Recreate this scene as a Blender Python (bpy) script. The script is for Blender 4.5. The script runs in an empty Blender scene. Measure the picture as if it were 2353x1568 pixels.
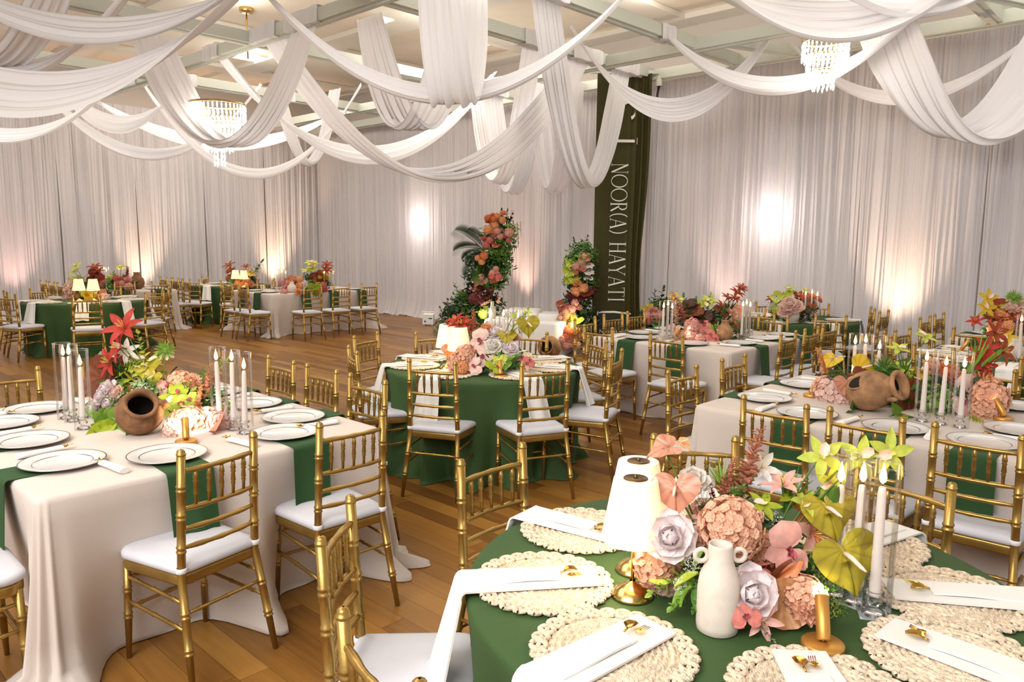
import bpy, math, random
from mathutils import Matrix, Vector, Euler
R = math.radians
rnd = random.Random(7)
S = bpy.context.scene
COL = S.collection

# ---------------- camera ----------------
FPX, CX, CY, EYE = 1745.0, 1176.5, 784.0, 1.735
_th = math.atan((784 - 554) / FPX); _a = R(43.5); _ro = 0.0105
_fh = Vector((math.cos(_a), math.sin(_a), 0)); _r0 = Vector((math.sin(_a), -math.cos(_a), 0))
FW = _fh * math.cos(_th) - Vector((0, 0, math.sin(_th)))
_u0 = _fh * math.sin(_th) + Vector((0, 0, math.cos(_th)))
RT = _r0 * math.cos(_ro) + _u0 * math.sin(_ro)
UP = _u0 * math.cos(_ro) - _r0 * math.sin(_ro)
EYEP = Vector((0, 0, EYE))
cd = bpy.data.cameras.new('camera'); cam = bpy.data.objects.new('camera', cd); COL.objects.link(cam)
cd.sensor_width = 36; cd.lens = FPX / 2353 * 36; cd.clip_start = .05; cd.clip_end = 100
M = Matrix((RT, UP, -FW)).transposed().to_4x4(); M.translation = EYEP
cam.matrix_world = M
S.camera = cam

def ray(x, y): return FW + RT * ((x - CX) / FPX) + UP * ((CY - y) / FPX)
def gp(x, y, z=0.0):                      # the point at height z seen at a pixel
    d = ray(x, y); return EYEP + d * ((z - EYE) / d.z)
def dp(x, y, dist): return EYEP + ray(x, y) * dist   # the point at a depth along the view
def pj(p):
    v = Vector(p) - EYEP; c = v.dot(FW)
    return CX + FPX * v.dot(RT) / c, CY - FPX * v.dot(UP) / c, c

# ---------------- colour management, world, lights ----------------
S.view_settings.view_transform = 'Standard'; S.view_settings.look = 'None'
S.view_settings.gamma = 1; S.view_settings.use_curve_mapping = False
S.view_settings.exposure = 0.0
W = bpy.data.worlds.new('hall'); S.world = W; W.use_nodes = True
bg = W.node_tree.nodes['Background']; bg.inputs[0].default_value = (1, .975, .955, 1); bg.inputs[1].default_value = .66
S.cycles.transparent_max_bounces = 40

def light(name, kind, loc, energy, color=(1, 1, 1), size=.1, target=None, spot=None, sizey=None, blend=.6):
    d = bpy.data.lights.new(name, kind); d.energy = energy; d.color = color
    if kind == 'AREA':
        d.size = size
        if sizey: d.shape = 'RECTANGLE'; d.size_y = sizey
    else: d.shadow_soft_size = size
    if kind == 'SPOT': d.spot_size = R(spot); d.spot_blend = blend
    o = bpy.data.objects.new(name, d); COL.objects.link(o); o.location = loc
    if target is not None: o.rotation_euler = (Vector(target) - Vector(loc)).to_track_quat('-Z', 'Y').to_euler()
    return o
WARM = (1, .70, .45); SOFT = (1, .92, .82)
light('flash_bounce', 'AREA', (-2.2, 1.2, 4.9), 680, (1, .98, .955), 4.5, (2.5, 2.8, .4))
for i, (x, y, e) in enumerate(((.2, 5.4, 190), (8.8, 1.2, 85), (8.6, 9.6, 135), (2.2, 14.6, 140), (7.3, 14.4, 140), (5.2, 4.4, 105))):
    light('overhead_fill', 'AREA', (x, y, 5.12), e, SOFT, 3.4, (x, y, 0))  # added unseen area lights, soft top-down fill for tables, floor and drapes
# warm uplights washing the drapery, and the sconces glowing behind it
WX, WY = 11.0, 17.4                        # planes of the curtained walls
def wallpt(px, off, z):
    d = ray(px, 560); d.z = 0
    t = min((WX - off) / d.x if d.x > 0 else 1e9, (WY - off) / d.y if d.y > 0 else 1e9)
    p = d * t; return Vector((p.x, p.y, z))
for px, e, c in ((40, 150, (1, .60, .50)), (335, 300, (1, .68, .44)), (640, 420, (1, .66, .42)), (1185, 190, (1, .62, .46)),
                 (1400, 80, (1, .62, .5)), (1655, 130, (1, .66, .54)), (2062, 330, (1, .70, .48))):
    p = wallpt(px, .42, .12); q = wallpt(px, .12, 2.6)
    light('uplight', 'SPOT', p, e, c, .05, q, 58, blend=.9)
for px in (985, 1785):
    p = wallpt(px, -.3, 2.12); light('sconce', 'POINT', p, 30, (1, .95, .9), .16)

# ---------------- helpers ----------------
def lin(h):
    if isinstance(h, (tuple, list)): return tuple(h)[:3]
    h = h.lstrip('#'); c = [int(h[i:i + 2], 16) / 255 for i in (0, 2, 4)]
    return tuple(v / 12.92 if v <= .04045 else ((v + .055) / 1.055) ** 2.4 for v in c)

class MB:
    """collects quads, tubes, lathes and petals; build() links them as one mesh object"""
    def __init__(s): s.v = []; s.f = []; s.m = []; s.sm = []; s.tone = None
    def add(s, vs, fs, mi=0, sm=True):
        b = len(s.v); s.v += [tuple(v) for v in vs]
        for f in fs: s.f.append(tuple(b + i for i in f)); s.m.append(mi); s.sm.append(sm)
    def grid(s, rows, mi=0, closed=False, sm=True):
        n = len(rows[0]); vs = [p for r in rows for p in r]; fs = []
        for i in range(len(rows) - 1):
            for j in range(n if closed else n - 1):
                k = (j + 1) % n
                fs.append((i * n + j, i * n + k, (i + 1) * n + k, (i + 1) * n + j))
        s.add(vs, fs, mi, sm)
    def box(s, c, d, mi=0, M=None, sm=False):
        hx, hy, hz = d[0] / 2, d[1] / 2, d[2] / 2; c = Vector(c)
        vs = [c + Vector((x * hx, y * hy, z * hz)) for z in (-1, 1) for y in (-1, 1) for x in (-1, 1)]
        if M: vs = [M @ v for v in vs]
        s.add(vs, [(0, 2, 3, 1), (4, 5, 7, 6), (0, 1, 5, 4), (2, 6, 7, 3), (0, 4, 6, 2), (1, 3, 7, 5)], mi, sm)
    def tube(s, pts, rad, seg=6, mi=0, cap=True):
        pts = [Vector(p) for p in pts]
        if not isinstance(rad, (list, tuple)): rad = [rad] * len(pts)
        t0 = (pts[1] - pts[0]).normalized(); up = Vector((0, 0, 1)) if abs(t0.z) < .9 else Vector((1, 0, 0))
        rows = []; a = None
        for i, p in enumerate(pts):
            t = (pts[min(i + 1, len(pts) - 1)] - pts[max(i - 1, 0)]).normalized()
            a = (up - t * up.dot(t)).normalized() if a is None else (a - t * a.dot(t)).normalized()
            b = t.cross(a)
            rows.append([p + (a * math.cos(2 * math.pi * k / seg) + b * math.sin(2 * math.pi * k / seg)) * rad[i] for k in range(seg)])
        s.grid(rows, mi, True)
        if cap:
            n = len(s.v)
            s.f.append(tuple(range(n - seg, n))); s.m.append(mi); s.sm.append(False)
            n0 = n - seg * len(pts)
            s.f.append(tuple(range(n0 + seg - 1, n0 - 1, -1))); s.m.append(mi); s.sm.append(False)
    def lathe(s, prof, seg=16, mi=0, M=None, cap=False):
        rows = [[Vector((r * math.cos(2 * math.pi * k / seg), r * math.sin(2 * math.pi * k / seg), z)) for k in range(seg)] for r, z in prof]
        if M: rows = [[M @ p for p in r] for r in rows]
        s.grid(rows, mi, True)
        if cap:
            n = len(s.v); s.f.append(tuple(range(n - seg, n))); s.m.append(mi); s.sm.append(False)
            n0 = n - seg * len(prof); s.f.append(tuple(range(n0 + seg - 1, n0 - 1, -1))); s.m.append(mi); s.sm.append(False)
    def ball(s, c, r, mi=0, seg=8, rings=5, sq=1.0):
        s.lathe([(r * math.sin(math.pi * (i + .001) / rings) if 0 < i < rings else r * .02, -r * sq * math.cos(math.pi * i / rings)) for i in range(rings + 1)], seg, mi, Matrix.Translation(c))
    def petal(s, M, L, Wd, bend=0., cup=0., pt=0., nu=4, nv=3, mi=0, ruf=0., base=.12):
        rows = []
        for i in range(nu + 1):
            u = i / nu
            w = Wd * .5 * max(base * (1 - u), max(0, 1 - abs(2 * u ** .85 - 1) ** 3.2) ** .5 if pt < .1 else math.sin(math.pi * min(1, u ** (1.0 - .25 * pt if pt else .85) * .96 + .02)) ** (.55 + .5 * pt))
            ph = bend * u
            x, z = (L * u, 0) if abs(bend) < 1e-3 else (L * math.sin(ph) / bend, L * (1 - math.cos(ph)) / bend)
            nx, nz = -math.sin(ph), math.cos(ph); row = []
            for j in range(nv + 1):
                v = -1 + 2 * j / nv; o = cup * Wd * v * v + ruf * Wd * math.sin(9 * u + 7 * v) * u
                row.append(M @ Vector((x + nx * o, w * v, z + nz * o)))
            rows.append(row)
        s.grid(rows, mi)
    def mesh(s, name, mats):
        me = bpy.data.meshes.new(name); me.from_pydata(s.v, [], s.f)
        for m in (mats if isinstance(mats, (list, tuple)) else [mats]): me.materials.append(m)
        me.polygons.foreach_set('material_index', s.m); me.polygons.foreach_set('use_smooth', s.sm)
        if s.tone:
            at = me.color_attributes.new('tone', 'FLOAT_COLOR', 'CORNER'); d = []
            for p in me.polygons: d += [s.tone[p.index], s.tone[p.index], s.tone[p.index], 1.0] * p.loop_total
            at.data.foreach_set('color', d)
        me.update(); return me
    def build(s, name, mats, parent=None, **k): return put(name, s.mesh(name, mats), parent, **k)

KIDS = {}
def put(name, me, parent=None, loc=None, rot=None, label=None, cat=None, group=None, kind=None, color=None, M=None, scale=None):
    o = bpy.data.objects.new(name, me); COL.objects.link(o)
    if parent: o.parent = parent; KIDS.setdefault(parent.name, []).append(o)
    if M is not None: o.matrix_local = M
    if loc is not None: o.location = loc
    if rot is not None: o.rotation_euler = rot
    if scale is not None: o.scale = (scale,) * 3 if isinstance(scale, (int, float)) else scale
    if color: o.color = (*lin(color), 1)
    return tag(o, label, cat, group, kind)
def tag(o, label=None, cat=None, group=None, kind=None):
    if label: o['label'] = label
    if cat: o['category'] = cat
    if group: o['group'] = group
    if kind: o['kind'] = kind
    return o
def empty(name, loc, rz=0., label=None, cat=None, group=None, rot=None):
    o = bpy.data.objects.new(name, None); COL.objects.link(o); o.location = loc; o.rotation_euler = rot or (0, 0, rz)
    o.empty_display_size = .1
    return tag(o, label, cat, group)
def copy_tree(o, parent=None):
    c = o.copy(); COL.objects.link(c)
    if parent: c.parent = parent; KIDS.setdefault(parent.name, []).append(c)
    for ch in KIDS.get(o.name, ()): copy_tree(ch, c)
    return c
def RZ(a): return Matrix.Rotation(a, 4, 'Z')
def RY(a): return Matrix.Rotation(a, 4, 'Y')
def RX(a): return Matrix.Rotation(a, 4, 'X')
def T(x, y, z): return Matrix.Translation((x, y, z))
def aim(p, n, roll=0., s=1.):
    return Matrix.Translation(p) @ Vector(n).to_track_quat('Z', 'Y').to_matrix().to_4x4() @ RZ(roll) @ Matrix.Scale(s, 4)

# ---------------- materials ----------------
def mat(name, col='#808080', rough=.6, metal=0., var=0., vscale=8., bump=0., bscale=60., objcol=False, trans=0., emit=0., ecol=None, spec=.5, sheen=0., stretch=None, coord='Object', col2=None):
    m = bpy.data.materials.new(name); m.use_nodes = True; nt = m.node_tree; N = nt.nodes; Lk = nt.links
    b = N['Principled BSDF']; out = N['Material Output']; c = (*lin(col), 1)
    b.inputs['Base Color'].default_value = c; b.inputs['Roughness'].default_value = rough; b.inputs['Metallic'].default_value = metal
    b.inputs['Specular IOR Level'].default_value = spec
    if sheen: b.inputs['Sheen Weight'].default_value = sheen
    src = None
    if objcol:
        oi = N.new('ShaderNodeObjectInfo'); src = oi.outputs['Color']
    if var or bump:
        tc = N.new('ShaderNodeTexCoord'); mp = N.new('ShaderNodeMapping'); Lk.new(tc.outputs[coord], mp.inputs[0])
        if stretch: mp.inputs['Scale'].default_value = stretch
    if var:
        nz = N.new('ShaderNodeTexNoise'); nz.inputs['Scale'].default_value = vscale; nz.inputs['Detail'].default_value = 4; Lk.new(mp.outputs[0], nz.inputs['Vector'])
        if col2:
            mr = N.new('ShaderNodeMapRange'); mr.inputs[1].default_value = .5 - var; mr.inputs[2].default_value = .5 + var; Lk.new(nz.outputs[0], mr.inputs[0])
            mx = N.new('ShaderNodeMix'); mx.data_type = 'RGBA'; Lk.new(mr.outputs[0], mx.inputs[0]); mx.inputs[6].default_value = c; mx.inputs[7].default_value = (*lin(col2), 1); src = mx.outputs[2]
        else:
            mr = N.new('ShaderNodeMapRange'); mr.inputs[1].default_value = .3; mr.inputs[2].default_value = .7; mr.inputs[3].default_value = 1 - var; mr.inputs[4].default_value = 1 + var; Lk.new(nz.outputs[0], mr.inputs[0])
            hs = N.new('ShaderNodeHueSaturation'); Lk.new(mr.outputs[0], hs.inputs['Value'])
            if src: Lk.new(src, hs.inputs['Color'])
            else: hs.inputs['Color'].default_value = c
            src = hs.outputs[0]
    if src: Lk.new(src, b.inputs['Base Color'])
    if bump:
        n2 = N.new('ShaderNodeTexNoise'); n2.inputs['Scale'].default_value = bscale; n2.inputs['Detail'].default_value = 3; Lk.new(mp.outputs[0], n2.inputs['Vector'])
        bp = N.new('ShaderNodeBump'); bp.inputs['Strength'].default_value = bump; bp.inputs['Distance'].default_value = .01; Lk.new(n2.outputs[0], bp.inputs['Height']); Lk.new(bp.outputs[0], b.inputs['Normal'])
    if emit:
        b.inputs['Emission Color'].default_value = (*lin(ecol or col), 1); b.inputs['Emission Strength'].default_value = emit
    if trans:
        tr = N.new('ShaderNodeBsdfTranslucent'); ms = N.new('ShaderNodeMixShader'); ms.inputs[0].default_value = trans
        if src: Lk.new(src, tr.inputs[0])
        else: tr.inputs[0].default_value = c
        Lk.new(b.outputs[0], ms.inputs[1]); Lk.new(tr.outputs[0], ms.inputs[2]); Lk.new(ms.outputs[0], out.inputs[0])
    return m
def glass_mat(name, tint=.96, refl=.9, col=(1, 1, 1)):
    m = bpy.data.materials.new(name); m.use_nodes = True; nt = m.node_tree; N = nt.nodes; Lk = nt.links
    N.remove(N['Principled BSDF'])
    t = N.new('ShaderNodeBsdfTransparent'); t.inputs[0].default_value = (tint * col[0], tint * col[1], tint * col[2], 1)
    g = N.new('ShaderNodeBsdfGlossy'); g.inputs['Roughness'].default_value = .03; g.inputs[0].default_value = (1, 1, 1, 1)
    lw = N.new('ShaderNodeFresnel'); lw.inputs[0].default_value = 1.4
    mu = N.new('ShaderNodeMath'); mu.operation = 'MULTIPLY'; mu.inputs[1].default_value = refl; Lk.new(lw.outputs[0], mu.inputs[0])
    x = N.new('ShaderNodeMixShader'); Lk.new(mu.outputs[0], x.inputs[0]); Lk.new(t.outputs[0], x.inputs[1]); Lk.new(g.outputs[0], x.inputs[2])
    Lk.new(x.outputs[0], N['Material Output'].inputs[0]); return m

m_gold = mat('gold_paint', '#a98848', .33, .75, var=.16, vscale=9, bump=.05, bscale=120)
m_brass = mat('polished_brass', '#cfae6c', .2, 1.)
m_puck = mat('satin_gold', '#cf9a4c', .4, .7)
m_goldcut = mat('gold_cutlery', '#d9b25c', .15, 1.)
m_cush = mat('white_cushion', '#c6c6cd', .8, var=.04, bump=.12, bscale=14)
m_white = mat('white_cloth', '#eceae6', .85, bump=.05, bscale=30, trans=.1)
m_tie = mat('white_tie', '#e2e2e6', .8)
m_green = mat('green_cloth', '#324e22', .8, var=.05, vscale=300)
m_napgreen = mat('green_napkin', '#24471f', .85)
m_beige = mat('beige_cloth', '#cabeb5', .85, var=.03, vscale=300)
m_plate = mat('white_charger', '#d2d1cf', .16, spec=.6)
m_silver = mat('silver_rim', '#b4b4b4', .25, 1.)
m_straw = mat('straw_weave', '#dcc9b0', .9, var=.28, vscale=70, bump=.9, bscale=110)
m_curtain = mat('drape_white', '#e4e0e2', .9, trans=.25)
m_swag = mat('swag_white', '#f1f0f3', .85, trans=.25)
m_beam = mat('beam_paint', '#c9cec3', .5)
m_ceil = mat('ceiling_plaster', '#e9dfd0', .9, var=.03, vscale=3)
m_trimw = mat('ceiling_trim', '#e6e2d8', .7)
m_wall = mat('wall_plaster', '#d6cdc4', .9)
m_clay = mat('brown_clay', '#7d5636', .85, var=.45, vscale=16, bump=.6, bscale=34)
m_clay2 = mat('tan_clay', '#97704d', .9, var=.42, vscale=14, bump=.7, bscale=30)
m_dark = mat('painted_hollow_shade', '#1c120c', .95)  # near-black colour stands in for shade inside mouths and behind vent slats
m_cer = mat('cream_ceramic', '#d3c7ba', .75, var=.05, vscale=40, bump=.05)
m_wax = mat('white_wax', '#efe6e0', .5, trans=.3)
m_flame = mat('flame', '#ffcf80', .5, emit=14, ecol='#ffc070'); m_flame.cycles.emission_sampling = 'NONE'
m_wick = mat('wick', '#302018', .9)
m_shade = mat('lamp_shade', '#fff3dc', .8, emit=.3, ecol='#ffdca6', trans=.08)
m_lens = mat('lamp_lens', '#fff0d0', .4, emit=25, ecol='#ffe6b8'); m_lens.cycles.emission_sampling = 'NONE'
m_bronze = mat('bronze_cap', '#6b5433', .35, .9)
m_glass = glass_mat('clear_glass', .985, .6)
m_glass2 = glass_mat('thick_glass', .95, .95)
m_crys = mat('crystal', '#ffffff', .1, emit=9.0, ecol='#fff6ea')
m_crysoff = mat('crystal_unlit', '#e8ddc6', .15, .2)
m_petal = mat('petal', rough=.65, var=.16, vscale=6, objcol=True, trans=.28)
m_anth = mat('anthurium_petal', rough=.3, var=.12, vscale=5, objcol=True, trans=.2)
m_leaf = mat('leaf', rough=.45, var=.22, vscale=7, objcol=True, trans=.2)
m_stem = mat('stem_green', '#4d6a2a', .6)
m_yel = mat('flower_heart_yellow', '#e8c25a', .6); m_pale = mat('flower_heart_pale', '#f0d8c8', .6, trans=.2); m_pink = mat('flower_heart_pink', '#a84a56', .6)
m_olive = mat('olive_satin', '#3c380a', .8, var=.12, vscale=4)
m_ink = mat('white_print', '#efeee6', .7)
m_black = mat('black_print', '#26303a', .7)
m_bench = mat('white_upholstery', '#e6e4e2', .6, bump=.05)
m_plastic = mat('white_plastic', '#e4e6ea', .4)
m_blackm = mat('black_metal', '#101010', .4)

def wood_mat():
    m = bpy.data.materials.new('oak_boards'); m.use_nodes = True; nt = m.node_tree; N = nt.nodes; Lk = nt.links; b = N['Principled BSDF']
    at = N.new('ShaderNodeAttribute'); at.attribute_name = 'tone'
    ge = N.new('ShaderNodeNewGeometry'); mp = N.new('ShaderNodeMapping'); mp.inputs['Scale'].default_value = (28, 1.6, 1); Lk.new(ge.outputs['Position'], mp.inputs[0])
    ad = N.new('ShaderNodeVectorMath'); ad.operation = 'MULTIPLY_ADD'; ad.inputs[1].default_value = (40, 40, 0); Lk.new(at.outputs['Color'], ad.inputs[0]); Lk.new(mp.outputs[0], ad.inputs[2])
    n = N.new('ShaderNodeTexNoise'); n.inputs['Scale'].default_value = 1; n.inputs['Detail'].default_value = 7; n.inputs['Roughness'].default_value = .65; Lk.new(ad.outputs[0], n.inputs['Vector'])
    n2 = N.new('ShaderNodeTexNoise'); n2.inputs['Scale'].default_value = .16; n2.inputs['Detail'].default_value = 3; Lk.new(ad.outputs[0], n2.inputs['Vector'])
    ma = N.new('ShaderNodeMath'); ma.operation = 'MULTIPLY_ADD'; ma.inputs[1].default_value = .42; Lk.new(at.outputs['Fac'], ma.inputs[0])
    m2 = N.new('ShaderNodeMath'); m2.operation = 'MULTIPLY_ADD'; m2.inputs[1].default_value = .5; m2.inputs[2].default_value = -.03; Lk.new(n.outputs[0], m2.inputs[0]); Lk.new(m2.outputs[0], ma.inputs[2])
    m3 = N.new('ShaderNodeMath'); m3.operation = 'MULTIPLY_ADD'; m3.inputs[1].default_value = .35; Lk.new(n2.outputs[0], m3.inputs[0]); Lk.new(ma.outputs[0], m3.inputs[2])
    cr = N.new('ShaderNodeValToRGB'); Lk.new(m3.outputs[0], cr.inputs[0]); e = cr.color_ramp.elements
    e[0].position = .18; e[0].color = (*lin('#533412'), 1); e[1].position = .95; e[1].color = (*lin('#a67837'), 1)
    k = e.new(.42); k.color = (*lin('#724b20'), 1); k = e.new(.66); k.color = (*lin('#8c612a'), 1)
    Lk.new(cr.outputs[0], b.inputs['Base Color']); b.inputs['Roughness'].default_value = .36; b.inputs['Specular IOR Level'].default_value = .32
    bp = N.new('ShaderNodeBump'); bp.inputs['Strength'].default_value = .08; Lk.new(n.outputs[0], bp.inputs['Height']); Lk.new(bp.outputs[0], b.inputs['Normal'])
    return m
m_wood = wood_mat()

def add_veins(m, n=13):
    """darker veins fanning out from the base of the spathe"""
    nt = m.node_tree; N = nt.nodes; Lk = nt.links
    hs = [x for x in N if x.type == 'HUE_SAT'][0]; mr = hs.inputs['Value'].links[0].from_node
    tc = N.new('ShaderNodeTexCoord'); sx = N.new('ShaderNodeSeparateXYZ'); Lk.new(tc.outputs['Object'], sx.inputs[0])
    def math_(op, a, b=None):
        q = N.new('ShaderNodeMath'); q.operation = op
        for i, v in enumerate((a, b)):
            if v is None: continue
            if isinstance(v, (int, float)): q.inputs[i].default_value = v
            else: Lk.new(v, q.inputs[i])
        return q.outputs[0]
    ang = math_('ARCTAN2', sx.outputs[1], math_('ADD', sx.outputs[0], .16))
    w = math_('POWER', math_('ABSOLUTE', math_('SINE', math_('MULTIPLY', ang, n / 2))), .35)
    Lk.new(math_('MULTIPLY', mr.outputs[0], math_('ADD', math_('MULTIPLY', w, .5), .55)), hs.inputs['Value'])
add_veins(m_anth)

# ---------------- the room ----------------
CEIL = 5.35
mb = MB(); mb.box((4.5, 7.5, -.06), (17, 21, .08)); floor = mb.build('floor', m_wood, kind='structure')
floor.data.color_attributes.new('tone', 'FLOAT_COLOR', 'CORNER')
PWD = .128
planks = []
for i in range(-18, 88):
    x = i * PWD + .02; y = -2.5 + rnd.random() * .9
    while y < 17.35:
        L = rnd.uniform(.45, 1.7); y1 = min(y + L, 17.38); t = rnd.random()
        t = t * .8 + .1 if rnd.random() < .86 else rnd.choice((0., .02, 1.))
        planks.append((x, y, y1, t)); y = y1
def plank_mb(mb, x, y0, y1, g=.0011):
    a, b, c, d = x + g, x + PWD - g, y0 + g, y1 - g; z0 = -.0205
    mb.add([(a, c, 0), (b, c, 0), (b, d, 0), (a, d, 0), (a, c, z0), (b, c, z0), (b, d, z0), (a, d, z0)],
           [(0, 1, 2, 3), (0, 4, 5, 1), (1, 5, 6, 2), (2, 6, 7, 3), (3, 7, 4, 0)], 0, False)
# tables whose cloth hides the floor below (near ones only), so the single planks are spent where they show
HID = [(.6, 3.0, 2.5, 5.2), (3.9, .3, 5.8, 2.5)]
scored = []
for k, (x, y0, y1, t) in enumerate(planks):
    c = (x + PWD / 2, (y0 + y1) / 2, 0); px, py, dz = pj(c) if (Vector(c) - EYEP).dot(FW) > .6 else (0, 0, -1)
    s_ = -1
    if dz > 0 and -60 < px < 2413 and py < 1640 and not any(a < c[0] < d and b < c[1] < e for a, b, d, e in HID):
        if (Vector(c[:2]) - Vector((1.95, .96))).length > .7: s_ = (y1 - y0) / dz ** 3
    scored.append((s_, k))
scored.sort(reverse=True)
near = set(k for s_, k in scored[:300] if s_ > 0)
far = MB(); far.tone = []
for k, (x, y0, y1, t) in enumerate(planks):
    if k in near:
        m1 = MB(); m1.tone = [t] * 5; plank_mb(m1, 0, 0, y1 - y0); m1.build('plank', m_wood, floor, loc=(x, y0, 0))
    else:
        plank_mb(far, x, y0, y1); far.tone += [t] * 5
far.build('distant_planks', m_wood, floor, kind='stuff')
mb = MB(); mb.box((4.5, 7.5, CEIL + .05), (17, 21, .1)); ceiling = mb.build('ceiling', m_ceil, kind='structure')
k = 0
for x in range(-1, 12, 3):
    mb = MB(); mb.box((x + .3, 7.5, CEIL - .04), (.55, 20, .08)); mb.build('trim_%d' % (k := k + 1), m_trimw, kind='structure')
for y in range(1, 18, 3):
    mb = MB(); mb.box((4.5, y, CEIL - .045), (16, .5, .08)); mb.build('trim_%d' % (k := k + 1), m_trimw, kind='structure')
mb = MB(); mb.box((WX + .5, 7.4, 2.7), (.1, 21, 5.5)); mb.build('wall_right', m_wall, kind='structure')
mb = MB(); mb.box((4.4, WY + .5, 2.7), (17, .1, 5.5)); mb.build('wall_left', m_wall, kind='structure')

# curtains: pleated panels side by side, four meshes shared
PW, CH = 1.5, 4.5
def curtain_mesh(seed):
    r = random.Random(seed); mb = MB(); n = 150; nz = [0, .03, .12, .35, .8, 1.6, 2.6, 3.6, 4.2, CH]
    # fold spacing wanders: dense narrow pleats and flat stretches
    fr = []; ph = 0.
    segs = [(r.uniform(.5, 1.9), r.uniform(.25, 1.)) for _ in range(14)]
    for j in range(n + 1):
        q = j / n * 13; i = int(min(q, 12)); f = q - i
        w = segs[i][0] * (1 - f) + segs[i + 1][0] * f; a = segs[i][1] * (1 - f) + segs[i + 1][1] * f
        ph += w * 30 * 2 * math.pi / n * .62; fr.append((ph, a))
    rows = []
    for z in nz:
        row = []; lo = max(0, 1 - z / .35)
        for j, (p, a) in enumerate(fr):
            x = -PW / 2 + PW * j / n
            d = .021 * a * math.sin(p) + .018 * math.sin(p * .31 + seed) + .010 * math.sin(p * 1.9 + z * .7)
            d *= .55 + .45 * min(1, (CH - z) / 1.2 + .25)
            d += .016 * math.sin(x * 5 + z * .8 + seed) + lo * (.13 * lo + .05 * lo * math.sin(p * .42 + 1))
            x += .012 * math.sin(p * .23 + z * 1.1)
            row.append((x, -d, z if z > .02 else .004 + .012 * (1 + math.sin(p * .5))))
        rows.append(row)
    mb.grid(rows); return mb.mesh('curtain_panel', m_curtain)
cm = [curtain_mesh(i + 3) for i in range(4)]
OR = ('first', 'second', 'third', 'fourth', 'fifth', 'sixth', 'seventh', 'eighth', 'ninth', 'tenth', 'eleventh', 'twelfth', 'thirteenth', 'fourteenth')
i = 0
y = WY - .75
while y > -1.6:
    put('curtain_panel', cm[i % 4], loc=(WX, y, 0), rot=(0, 0, R(-90)), label='white pleated drape panel on the right wall, %s from the corner' % OR[i], cat='curtain', group='white drape panels on the right-hand wall'); i += 1; y -= PW + .005
x = WX - .75; n_ = 0
while x > 1.0:
    put('curtain_panel', cm[(i * 3 + 1) % 4], loc=(x, WY, 0), label='white pleated drape panel on the left far wall, %s from the corner' % OR[n_], cat='curtain', group='white drape panels on the left-hand far wall'); i += 1; n_ += 1; x -= PW + .005

# beams of the drapery grid
def beam(name, a, b, w=.17, h=.15, label=None, z=4.42):
    a = Vector((*a, z)); b = Vector((*b, z)); d = b - a; L = d.length
    mb = MB(); mb.box((L / 2, 0, 0), (L, w, h)); mb.box((L / 2, 0, -h / 2 - .012), (L, w * .35, .024))
    o = mb.build(name, m_beam, loc=a, rot=(0, 0, math.atan2(d.y, d.x)), label=label, cat='beam')
    for q in (a, b):
        pass
    return o
XE, YE = 10.85, 17.2
for y, t in ((2.35, 'nearest the camera on the right, over the long beige table'), (4.25, 'passing above the round table with two pleated lamps'), (5.68, 'second in from the banner'), (7.16, 'ending above the olive banner'), (10.0, 'crossing beyond the flower pillars'), (13.4, 'farthest, before the corner')):
    beam('ceiling_beam', (-1.5, y), (XE, y), label='long pale ceiling beam, ' + t)
for x, t in ((2.2, 'over the beige table with the clay pot'), (5.35, 'carrying the wide hanging swags'), (9.5, 'in front of the right-hand curtains'), (10.75, 'against the right-hand curtains')):
    beam('ceiling_beam', (x, -1.5), (x, YE), label='pale grey-green cross beam, ' + t, z=4.40)
for y in (1.1, 2.2, 3.9, 5.2):
    beam('beam_rung', (9.58, y), (10.67, y - .45), .12, .12, label='short slanted pale rung between the two beams at the right curtains, %s' % {1.1: 'farthest right', 2.2: 'second from right', 3.9: 'beside the crystal chandelier', 5.2: 'nearest the banner'}[y], z=4.40)

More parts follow.
